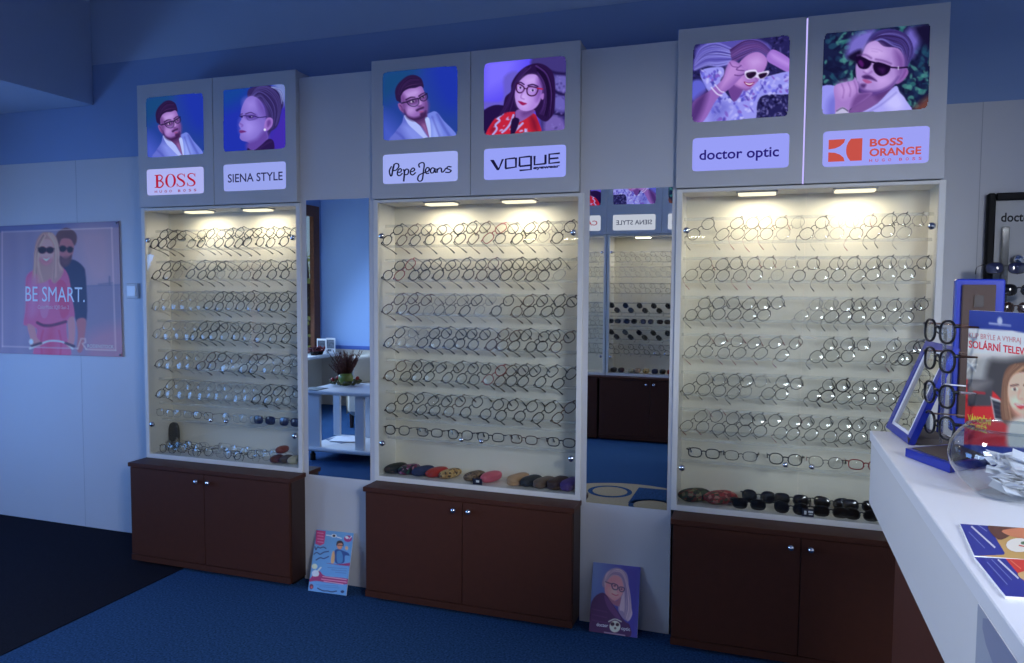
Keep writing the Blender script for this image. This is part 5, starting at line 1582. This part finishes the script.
def bro(a):
    a.poly((150, 152, 156), [(60, 390), (150, 370), (420, 380), (420, 470), (180, 520), (60, 470)], f=30)
    a.poly((62, 60, 64), [(150, 410), (220, 385), (420, 390), (420, 700), (160, 660)], f=30)
    a.poly((34, 52, 134), [(40, 190), (420, 220), (420, 318), (240, 282), (40, 270)], False)
    a.dot((160, 170, 200), 196, 248, 9, 14); a.line((140, 150, 190), 6, [(160, 256), (232, 264)])
    a.text((176, 110, 120), 'KUP BRÝLE A VYHRAJ', (88, 306), (270, 324), 19)
    a.text((190, 36, 56), 'SOLÁRNÍ TELEVIZI', (88, 340), (312, 370), 26, .02)
    a.poly((200, 40, 42), [(40, 470), (130, 472), (190, 510), (222, 580), (222, 760), (40, 760)])
    a.poly((66, 64, 70), [(84, 450), (172, 456), (166, 545), (84, 545)], False); a.poly((110, 108, 112), [(90, 456), (166, 460), (100, 500)], f=30)
    a.line((150, 40, 50), 8, [(106, 496), (142, 500)])
    for q_ in ([(76, 380), (110, 420)], [(110, 376), (80, 424)], [(70, 402), (116, 400)]): a.line((196, 198, 204), 6, q_)
    a.poly((186, 188, 192), [(163, 512), (208, 528), (220, 602), (178, 594)], False); a.poly((44, 44, 56), [(168, 522), (204, 534), (213, 594), (180, 587)], False)
    for k in range(3): a.line((150, 152, 160), 2, [(170, 536 + k * 17), (208, 548 + k * 17)])
    a.poly((112, 78, 62), [(200, 580), (204, 470), (216, 420), (250, 396), (330, 400), (380, 480), (380, 640), (240, 620)])
    a.strands([(250, 400), (212, 450), (204, 520), (210, 590)], [(280, 410), (236, 450), (226, 520), (236, 590)], 20, [(150, 112, 88), (80, 54, 44), (176, 138, 108)], 6, 2)
    a.poly((214, 168, 150), [(224, 500), (232, 452), (262, 428), (310, 436), (326, 500), (316, 560), (276, 584), (240, 556)])
    a.poly((236, 196, 180), [(236, 520), (262, 510), (262, 540), (242, 545)], f=20); a.poly((170, 120, 104), [(230, 548), (276, 580), (310, 560), (270, 600)], f=16)
    a.line((70, 46, 42), 5, [(234, 474), (260, 470)]); a.line((70, 46, 42), 5, [(280, 472), (306, 478)])
    for x in (248, 292): a.dot((240, 236, 232), x, 486, 9, 5); a.dot((50, 34, 34), x, 486, 5, 5)
    a.line((186, 134, 118), 6, [(266, 488), (260, 516), (274, 520)], f=8)
    a.poly((190, 56, 66), [(246, 536), (268, 540), (296, 536), (270, 556)]); a.line((246, 236, 232), 4, [(252, 541), (288, 541)])
    a.poly((196, 190, 186), [(230, 600), (320, 590), (330, 700), (230, 700)], f=20)
    a.text((224, 192, 60), 'VÁNOČNÍ', (84, 594), (166, 612), 22, .02); a.text((224, 192, 60), 'SOUTĚŽ', (84, 622), (152, 640), 22, .02)
    a.poly((40, 56, 138), [(40, 676), (420, 700), (420, 900), (40, 900)], False)


gp = []
for j in range(130):
    for i in range(130):
        A_ = q[0].lerp(q[1], i / 129).lerp(q[3].lerp(q[2], i / 129), j / 129)
        u_, v_ = to_uv(A_); gp.append(((u_ - 944) * 3.49, (v_ - 250) * 3.49))
print_sheet('printed_face', srcb, (206, 202, 206), bro, q, nb, t, (158, 164, 180), 130, P=np.array(gp), to3d=lambda x, y: on_plane(944 + x / 3.49, 250 + y / 3.49, B0, nb))

# goldfish bowl with folded paper slips
bc = onz(1011, 496, CZT)
bc = Vector((bc.x, bc.y, CZT)); R = .083
t = thing('glass_bowl', bc, 'round clear glass bowl filled with folded white paper slips on the counter', 'bowl')
prof = [(.0001, .004), (.040, .004), (.052, .010), (.068, .024), (.079, .042), (.083, .058), (.080, .076), (.070, .092), (.061, .101), (.062, .104)]
b = MB(); b.lathe([(.0001, .0), (.042, .0), (.054, .008), (.0705, .024), (.0815, .042), (.0855, .058), (.0825, .077), (.072, .094), (.063, .103), (.062, .1045), (.0605, .1035), (.062, .100)], bc, 48)
b.build('bowl', BOWLG, t)
rs = random.Random(4)
for j in range(18):
    an = rs.uniform(0, 2 * PI); rad = rs.uniform(0.005, .036)
    c = bc + Vector((rad * math.cos(an), rad * math.sin(an), max(.014, .012 + .0024 * j)))
    Mx = Matrix.Translation(c) @ Rm('Z', rs.uniform(0, 360)) @ Rm('X', rs.uniform(-35, 35)) @ Rm('Y', rs.uniform(-25, 25))
    o = D.objects.new('paper_slip', None); D.objects.remove(o)
    b = MB(); hw, hh, g = rs.uniform(.020, .027), rs.uniform(.014, .019), rs.uniform(.006, .014)
    vs = [(-hw, 0, 0), (hw, 0, 0), (hw, hh, g), (-hw, hh, g), (hw, hh * .96, -.003), (-hw, hh * .96, -.003)]
    vs += [(x, y + .0002, z - .0005) for x, y, z in vs]
    b.add(vs, [(0, 1, 2, 3), (0, 5, 4, 1), (9, 8, 7, 6), (7, 10, 11, 6), (3, 2, 8, 9), (5, 11, 10, 4), (1, 7, 8, 2), (0, 3, 9, 6), (4, 10, 7, 1), (0, 6, 11, 5)])
    me = b.mesh('paper_slip', PAPER); o = D.objects.new('paper_slip', me); COL.objects.link(o); o.matrix_basis = Mx
    tag(o, 'folded white paper slip inside the glass bowl', 'paper', 'paper slips in the glass bowl')

# leaflets in two fanned piles
def leaflet(c, dz, label, paint, src):
    z = CZT + dz
    A, B, C_, D_ = [onz(u, v, z) for u, v in c]
    t = thing('leaflet', (A + C_) / 2 - Vector((0, 0, .003)), label, 'leaflet')
    b = MB(); b.slab([A, D_, C_, B], H, .003); b.build('paper_stack', PAPER, t)
    a = Art(quad_map(src, [A, B, C_, D_]), H, ink((205, 210, 225)), src); paint(a); a.done('printed_face', t)


def leaf_up(a):
    a.poly((196, 160, 100), [(-20, -20), (620, -20), (620, 460), (-20, 460)], False)
    a.poly((44, 52, 150), [(60, 40), (192, 64), (268, 190), (262, 196), (130, 200)], False)
    a.line((196, 200, 224), 7, [(120, 72), (226, 168)]); a.line((120, 130, 196), 4, [(150, 66), (190, 96)]); a.line((110, 120, 190), 4, [(110, 100), (180, 170)])
    a.poly((96, 60, 50), [(195, 66), (330, 70), (300, 110), (240, 134)]); a.poly((206, 130, 96), [(260, 90), (420, 76), (400, 130), (300, 120)])
    a.dot((226, 224, 224), 330, 158, 56, 30); a.dot((90, 120, 90), 350, 150, 12, 7); a.line((190, 60, 60), 5, [(330, 160), (360, 166)])


def leaf_low(a):
    a.poly((206, 60, 50), [(-20, -20), (620, -20), (620, 560), (-20, 560)], False)
    a.poly((44, 50, 148), [(100, 190), (240, 204), (262, 204), (400, 370), (260, 390)], False)
    a.line((196, 200, 224), 7, [(236, 216), (330, 304)]); a.line((110, 120, 190), 4, [(208, 216), (300, 310)]); a.line((110, 120, 190), 4, [(190, 230), (280, 330)])
    a.poly((206, 170, 120), [(330, 280), (420, 270), (420, 330), (350, 310)]); a.line((230, 120, 100), 5, [(290, 220), (340, 262)])


Q = lambda pts: [(944 + x / 4.34, 510 + y / 4.34) for x, y in pts]
leaflet(Q([(70, 60), (520, 92), (600, 232), (132, 198)]), .0032, 'upper blue-edged leaflet pile with an orange picture on the counter', leaf_up, [(70, 60), (520, 92), (600, 232), (132, 198)])
leaflet(Q([(132, 204), (560, 226), (720, 402), (268, 374)]), .0032, 'lower blue-edged leaflet pile with a red picture at the counter edge', leaf_low, [(132, 204), (560, 226), (720, 402), (268, 374)])

# ------------------------------------------------------------------ framed eyewear board on the back wall
yf = YB - .03
fx0 = ony(986, 250, yf).x; fz1 = ony(990, 193, yf).z
t = thing('eyewear_board', (fx0 + .3, yf, .6), 'black framed eyewear board with black lettering right of the display cases', 'display board')
fx1, fz0 = fx0 + .62, .55
b = MB(); fw = .027
b.box(fx0, fx0 + fw, yf, YB, fz0, fz1, bev=.006); b.box(fx1 - fw, fx1, yf, YB, fz0, fz1, bev=.006); b.box(fx0 + fw, fx1 - fw, yf, YB, fz1 - fw, fz1, bev=.004); b.box(fx0 + fw, fx1 - fw, yf, YB, fz0, fz0 + fw, bev=.004)
b.build('frame', BLACK, t)
b = MB(); b.box(fx0 + fw, fx1 - fw, YB - .012, YB - .002, fz0 + fw, fz1 - fw); b.build('panel', mat('board_grey', (196, 196, 194), .5), t)
yp = YB - .0122
a = Art(lambda x, y: Vector((x, yp, y)), Vector((0, -1, 0)), ink((255, 255, 255)))
p0 = ony(964 + 204 / 5.533, 170 + 286 / 5.533, yp); zc = ony(1001, 212.5, yp).z
a.text((22, 22, 26), 'doctor optic', (p0.x, p0.z), (p0.x + .195, p0.z), zc - p0.z, .022, up=(0, 1)); a.done('lettering', t)
xc = ony(1004, 250, yp).x
b = MB(); zt = ony(1004, 227, yp).z; b.box(xc - .012, xc + .012, YB - .030, YB - .014, fz0 + .08, zt, bev=.003); b.build('acrylic_column', mat_clear('column_acrylic', (225, 225, 222), 1.5, .25, (150, 150, 150), .1), t)
b = MB(); p = ony(1016.5, 259.5, yp); b.lathe([(.0001, .03), (.013, .028), (.018, .018), (.018, .006), (.008, .004), (.008, 0)], (p.x, yp, p.z), 18, axis='y'); b.build('lock_knob', CHROME, t)
for j, (u_, v_, st, nm) in enumerate(((1006, 268, 'sunblue', 'blue-lensed sunglasses on the framed board, topmost'), (1019, 290, 'sun', 'black sunglasses on the framed board, second from the top'), (1016, 308, 'sunbr', 'brown sunglasses on the framed board, behind the brochure'))):
    p = ony(u_, v_, YB - .06)
    Mx = Matrix.Translation((p.x, YB - .165, p.z)) @ Rm('X', -6) @ Rm('Z', 4)
    p = ony(u_, v_, YB - .165); Mx = Matrix.Translation((p.x, YB - .165, p.z)) @ Rm('X', -4)
    specs(Mx, st, 0, nm, 'sunglasses on the framed board')

# ------------------------------------------------------------------ the other side of the shop, seen in the two mirrors
YO = -3.70
def vy(u, v, y):
    p = ony(u, v, -y); return Vector((p.x, y, p.z))


def plate_text(col, s_, x0, x1, h, white=(214, 218, 232)):
    def f(a): a.text(col, s_, (x0, 32), (x1, 32), h, .01)
    return (f, white)


ys = YO - .08
xs1 = vy(607, 210, ys).x; xs2 = vy(662, 210, ys).x
wd = xs2 - xs1
def rq(xa, xb, z1, z0): return [(xb, ys, z1), (xa, ys, z1), (xa, ys, z0), (xb, ys, z0)]
def sgn(xa, xb): 
    m = .055
    return rq(xa + m, xb - m, 2.46, 2.135), rq(xa + m, xb - m, 2.045, 1.905)
def sign_o(x0, seam, x1, lab, L, R):
    (pa, na), (pb, nb_) = sgn(x0, seam), sgn(seam, x1)
    return sign_box(x0, x1, 1.872, 2.52, ys, -4.04, lab, [[('portrait', pa, L[0]), ('plate', na, L[1])], [('portrait', pb, R[0]), ('plate', nb_, R[1])]], seam, facing=1)
sign_o(xs1 + .001, xs2, xs2 + wd, 'light box sign across the shop with a dark lettered plate, reflected in the right mirror', (P_LYING, plate_text((48, 52, 84), 'SIENA STYLE', 8, 92, 15)), (P_SUN, plate_text((38, 26, 120), 'doctor optic', 8, 92, 15)))
sign_o(xs1 - 2 * wd, xs1 - wd, xs1 - .001, 'light box sign across the shop with red plate, at the right mirror left edge', (P_PROFILE, plate_text((48, 52, 84), 'SIENA STYLE', 8, 92, 15)), (P_VOGUE, plate_text((170, 24, 60), 'CARRERA', 8, 92, 16)))
yo = YO - .10
ZROWO = [1.671, 1.535, 1.385, 1.205, 1.083, .960, .826]
display_case(xs1 + .004, xs2 + wd, yo, -4.04, 'white glazed display case across the shop holding dark sunglasses, seen in the right mirror', xs2, [xs1 + .32, xs2 + .3], ZROWO, s=1, watts=1.9, ZC0=.583, ZC1=1.869)
display_case(xs1 - 2 * wd, xs1 - .004, yo, -4.04, 'white glazed display case across the shop at the left edge of the right mirror', xs1 - wd, [xs1 - .35, xs1 - .75], ZROWO, s=1, watts=1.9, ZC0=.583, ZC1=1.869)
sb = vy(597.7, 420, YO).x; kb = vy(650, 390, YO).x
base_cab(sb + .002, 2 * kb - sb, YO, -4.04, 'brown two-door cabinet across the shop with two chrome knobs, seen in the right mirror', kb, s=1, zt=.5825)
base_cab(sb - 1.0, sb - .002, YO, -4.04, 'brown cabinet across the shop at the left edge of the right mirror', sb - .45, s=1, zt=.5825)
FL = Rm('Z', 180)
for r in range(7):
    n = 0
    xr = xs1 + .07
    while xr < xs1 + (.66 if r not in (4,) else .62):
        if r in (3, 5): st = 'sun' if n < 5 else 'sunbr'
        elif r == 4: st = 'sun' if n < 2 else ('sunblue' if n < 3 else 'sunbr')
        else: st = 'thin' if r in (0, 2) else 'black' if r == 6 else 'clear'
        sun = st.startswith('sun'); flat = r == 4
        Mx = Matrix.Translation((xr, yo - .033, ZROWO[r])) @ FL @ Rm('X', -12 if not flat else -5) @ Rm('Y', 0 if flat else -40)
        specs(Mx, st, rg.choice((0, 3)), '%s %s on the %s row across the shop, %s from left in the mirror' % (ST[st][4], 'sunglasses' if sun else 'eyeglasses', ROWN[r], ORD[n]), 'eyewear across the shop on the %s row' % ROWN[r])
        n += 1; xr += .15 if flat else (.128 if r in (3, 5) else .092)
    for n2 in range(2):
        specs(Matrix.Translation((xs1 - .075 - n2 * .08, yo - .033, ZROWO[r])) @ FL @ Rm('X', -12) @ Rm('Y', -40), 'thin', 3, 'thin metal eyeglasses across the shop, at the %s row beside the case joint' % ROWN[r] if n2 == 0 else 'thin metal eyeglasses across the shop, at the %s row second from the joint' % ROWN[r], 'eyewear across the shop left of the joint')
for j, (dx, m, nm) in enumerate(((.06, CHAR, 'charcoal'), (.13, DG, 'dark green'), (.22, BEI, 'beige'), (.28, TAN, 'tan'), (.36, LEO, 'leopard print'), (.44, NAVY, 'navy'), (.51, CHAR, 'black'), (.58, REDL, 'red'))):
    spec_case(xs1 + dx, yo - .10, .606, .11, .056, .042, 2.4, m, '%s spectacle case in the display case across the shop' % nm, group='spectacle cases across the shop')

# side table with two shelves, by the window
def vzp(u, v, z):
    p = onz(u, v, z); return Vector((p.x, -p.y, z))
tz1, tz0 = .565, .11
fc = vzp(371, 394, tz1)           # front right corner of the top, seen in the mirror
fl_ = vzp(308, 392, tz1)
x1_, x0_ = fc.x + .04, min(fc.x - .62, fl_.x - .08); yfr = fc.y; ybk = yfr - .55
t = thing('side_table', ((x0_ + x1_) / 2, (yfr + ybk) / 2, 0), 'white two-tier side table carrying a dried plant arrangement, seen in the left mirror', 'table')
b = MB(); b.box(x0_, x1_, ybk, yfr, tz1 - .028, tz1, bev=.008); b.build('table_top', WHITE, t)
b = MB(); b.box(x0_, x1_, ybk, yfr, tz0 - .028, tz0, bev=.008); b.build('shelf', WHITE, t)
for (ua, ub_, ly) in ((304, 320, yfr - .05), (355, 364, yfr - .05), (333.5, 340, ybk + .05), (364.5, 372, ybk + .05)):
    xa, xb = ony(ua, 420, -ly).x, ony(ub_, 420, -ly).x
    b = MB(); b.box(xa, xb, ly - .025, ly, tz0, tz1 - .028, bev=.002); b.build('upright', WHITE, t)
for lx in (x0_ + .06, x1_ - .06):
    for ly in (ybk + .06, yfr - .06):
        b = MB(); b.lathe([(.022, 0), (.022, .05), (.012, .055), (.012, tz0 - .027)], (lx, ly, 0), 14); b.build('foot', BLACK, t)
pc = Vector((vzp(346, 385, tz1).x, vzp(346, 385, tz1).y, tz1))
t = thing('plant_arrangement', pc, 'dried brown heather in a green pot with a leafy wreath on the side table', 'plant')
b = MB(); b.lathe([(.0001, 0), (.04, 0), (.058, .03), (.062, .07), (.052, .10), (.048, .10), (.056, .07), (.0001, .06)], pc, 20); b.build('pot', mat('olive_glass', (120, 132, 60), .25), t)
b = MB(); rr_ = random.Random(9)
for i in range(70):
    an = rr_.uniform(0, 2 * PI); sp = rr_.uniform(.02, .16); hh = rr_.uniform(.18, .30)
    e1 = pc + Vector((math.cos(an) * sp, math.sin(an) * sp, hh))
    b.tube([pc + Vector((math.cos(an) * .02, math.sin(an) * .02, .06)), pc + Vector((math.cos(an) * sp * .5, math.sin(an) * sp * .5, hh * .6)), e1], [.002, .0045, .001], 4)
    for k in range(5):
        f_ = pc + (e1 - pc) * (.5 + .1 * k)
        b.tube([f_, f_ + Vector((rr_.uniform(-.02, .02), rr_.uniform(-.02, .02), .025))], [.003, .001], 4)
o = b.build('heather', mat('dried_heather', (96, 52, 40), .9, noise=(60, .4)), t)
b = MB()
for i in range(60):
    an = i * .105 * 1.0; r_ = .105 + rr_.uniform(-.02, .02)
    c = pc + Vector((r_ * math.cos(an), r_ * math.sin(an), .018 + rr_.uniform(0, .02)))
    b.ball(c, (rr_.uniform(.012, .022), rr_.uniform(.006, .012), rr_.uniform(.006, .014)), 6)
b.build('wreath', mat('wreath_leaves', (88, 84, 44), .8, noise=(80, .6)), t)
for i in range(4):
    an = 2.6 + i * .9; c = pc + Vector((.105 * math.cos(an), .105 * math.sin(an), .05))
    b = MB(); b.ball(c, .018, 10); b.build('berry', mat('red_berry', (160, 40, 32), .35), t)
t = thing('brochure_fan', vzp(343, 441, tz0), 'open magazines lying on the lower shelf of the side table', 'magazines')
c = vzp(345, 440, tz0)
b = MB(); b.X = Matrix.Translation(c) @ Rm('Z', 25); b.box(-.13, .1, -.1, .1, 0, .006, 0); b.X = Matrix.Translation(c) @ Rm('Z', -10); b.box(-.1, .12, -.1, .1, .0065, .012, 1)
b.build('magazine', [mat('magazine_grey', (120, 130, 150), .4), PAPER], t)
cc = Vector((x1_ - .10, yfr - .27, tz0))
t = thing('wooden_box', cc, 'small brown wooden box standing on the lower shelf of the side table', 'box')
b = MB(); b.box(cc.x - .03, cc.x + .03, cc.y - .03, cc.y + .03, tz0, tz0 + .16, bev=.003); b.build('box_body', WOOD, t)
b = MB(); b.box(cc.x - .032, cc.x + .032, cc.y - .032, cc.y + .032, tz0 + .16, tz0 + .17, bev=.003); b.build('box_lid', WOOD, t)
lf = vzp(312, 390, tz1)
t = thing('leaflet', lf, 'dark leaflet lying on the side table by the mirror edge', 'leaflet')
b = MB(); b.box(lf.x - .1, lf.x + .06, lf.y - .14, lf.y + .02, tz1, tz1 + .004); b.build('paper', mat('dark_leaflet', (70, 84, 90), .5), t)
# cream tub chair behind the table
tx, ty = vy(366, 400, -3.45).x + .06, -3.62
t = thing('tub_chair', (tx, ty, 0), 'cream rounded tub chair behind the side table, seen in the left mirror', 'chair')
UPH = mat('cream_leather', (206, 196, 178), .5)
b = MB(); N = 26; vs = []; fs = []
for i in range(N + 1):
    an = math.radians(-30 + 240 * i / N)
    for r_, z in ((.33, .12), (.34, .70), (.31, .74), (.26, .70), (.25, .40)): vs.append((tx + r_ * math.cos(an), ty - r_ * math.sin(an) * .95, z - (.06 * abs(math.cos(an)) if z > .5 else 0)))
for i in range(N):
    for k in range(4): fs.append((i * 5 + k, i * 5 + k + 1, (i + 1) * 5 + k + 1, (i + 1) * 5 + k))
fs += [tuple(range(5)), tuple(N * 5 + k for k in range(5))[::-1]]
b.add(vs, fs, 0, True); b.build('backrest', UPH, t)
b = MB(); b.box(tx - .24, tx + .24, ty - .22, ty + .26, .12, .42, bev=.05); b.build('seat', UPH, t)
for lx in (-.2, .2):
    for ly in (-.2, .2):
        b = MB(); b.lathe([(.018, 0), (.024, .13)], (tx + lx, ty + ly, 0), 10); b.build('leg', BROWND, t)
# things on the sill
for j, (yy, c_, nm) in enumerate(((-4.36, (120, 120, 130), 'grey picture leaflet standing on the window sill'), (-4.50, (196, 200, 206), 'pale picture leaflet standing on the window sill at the corner'))):
    xx = XL + .10 + .03 * j
    t = thing('picture_card', (xx, yy, WZ0), nm, 'card')
    b = MB(); b.box(xx, xx + .12, yy, yy + .006, WZ0, WZ0 + .17); b.build('card_board', PAPER, t)
    b = MB(); b.box(xx + .01, xx + .11, yy + .0062, yy + .0072, WZ0 + .05, WZ0 + .15); b.box(xx + .02, xx + .07, yy + .0062, yy + .0076, WZ0 + .015, WZ0 + .04); b.build('printed_face', mat('grey_print_%d' % j, (70 + 40 * j, 76 + 40 * j, 90 + 40 * j), .5, noise=(40, .5)), t)
for j, (yy, c_) in enumerate(((-4.25, (120, 30, 34)), (-4.15, (70, 24, 30)))):
    t = thing('flower_bowl', (XL + .2, yy, WZ0), ['red flowering plant in a low dark bowl on the window sill', 'dark red plant in a low bowl on the window sill'][j], 'plant')
    b = MB(); b.lathe([(.0001, 0), (.035, 0), (.05, .04), (.046, .04), (.0001, .03)], (XL + .2, yy, WZ0), 16); b.build('pot', BLACK, t)
    b = MB()
    for i in range(30): b.ball((XL + .2 + rr_.uniform(-.05, .05), yy + rr_.uniform(-.05, .05), WZ0 + rr_.uniform(.04, .09)), rr_.uniform(.008, .016), 6)
    b.build('flowers', mat('flower_red_%d' % j, c_, .7), t)
# a garden tree and hedge outside the left window
t = thing('garden_tree', (-8.6, -9.6, -.3), 'leafy tree outside the window, a sliver of it seen in the left mirror', 'tree')
b = MB(); b.tube([(-8.6, -9.6, -.3), (-8.55, -9.6, 1.2), (-8.6, -9.55, 2.4)], [.14, .1, .05], 8); b.build('trunk', BROWND, t)
b = MB()
for i in range(240):
    a_ = rr_.uniform(0, 2 * PI); h_ = rr_.uniform(.1, 2.1); q_ = rr_.uniform(.1, 1.5)
    c = Vector((-8.6 + q_ * math.cos(a_), -9.6 + q_ * math.sin(a_), h_)); s_ = rr_.uniform(.06, .13)
    d1 = Vector((rr_.uniform(-1, 1), rr_.uniform(-1, 1), rr_.uniform(-1, 1))).normalized() * s_; d2 = d1.orthogonal().normalized() * s_ * .6
    b.add([c - d1, c + d2, c + d1, c - d2], [(0, 1, 2, 3)])
b.build('foliage', mat('foliage_green', (150, 160, 96), .7, noise=(3, .5)), t)

# ------------------------------------------------------------------ light
def area(name, loc, rot, sx, sy, e, col):
    l = D.lights.new(name, 'AREA'); l.shape = 'RECTANGLE'; l.size = sx; l.size_y = sy; l.energy = e; l.color = col
    o = D.objects.new(name, l); COL.objects.link(o); o.location = loc; o.rotation_euler = [math.radians(a) for a in rot]
    return o


# daylight through the left window (blue) and through the shop window on the right (paler)
area('daylight_left', (XL - .02, -3.35, 1.35), (0, -55, 0), 1.4, 1.9, 50, (.45, .64, 1.0)).data.spread = 2.0
area('corner_fill', (XL + .03, -3.3, 1.3), (0, -90, -38), 1.2, .5, 15, (.50, .68, 1.0))  # second lamp at the left window, added to brighten the rear corner
area('added_side_light', (XL - .01, -1.2, 1.12), (0, -62, 0), 1.15, 1.25, 37, (.14, .37, 1.0))  # added behind its own opening to brighten the left end of the wall
area('daylight_right', (XR - .01, -2.3, 1.55), (0, 45, 0), 1.3, 2.0, 14, (.80, .88, 1.0)).data.spread = 1.4
area('rear_light', (1.95, -4.03, 2.35), (90, 0, 0), 1.0, .9, 125, (.86, .91, 1.0))  # placed high so the added beam grades it up the wall
sl = D.lights.new('added_counter_spot', 'SPOT'); sl.energy = 56; sl.color = (.90, .94, 1.0); sl.spot_size = math.radians(54); sl.spot_blend = .7; sl.shadow_soft_size = .12  # spot without a fitting, added to brighten the counter and brochure
so = D.objects.new('added_counter_spot', sl); COL.objects.link(so); so.location = (-.95, -2.0, 2.25)
so.rotation_euler = (Vector((.40, -1.72, 1.05)) - so.location).to_track_quat('-Z', 'Y').to_euler()
W = D.worlds.new('World'); SC.world = W; W.use_nodes = True
nt = W.node_tree; bg = nt.nodes['Background']
sk = nt.nodes.new('ShaderNodeTexSky'); sk.sky_type = 'HOSEK_WILKIE'; sk.sun_direction = (-.3, .5, .8); sk.turbidity = 3
nt.links.new(sk.outputs[0], bg.inputs['Color']); bg.inputs['Strength'].default_value = 2.2

SC.view_settings.view_transform = 'Standard'
SC.view_settings.look = 'None'
SC.view_settings.gamma = 1
SC.view_settings.exposure = 0
SC.view_settings.use_curve_mapping = False
SC.cycles.transparent_max_bounces = 48
SC.cycles.max_bounces = 10
SC.cycles.diffuse_bounces = 5
SC.cycles.glossy_bounces = 6
SC.cycles.caustics_reflective = False
SC.cycles.caustics_refractive = False
SC.cycles.sample_clamp_indirect = 3
SC.cycles.use_denoising = True
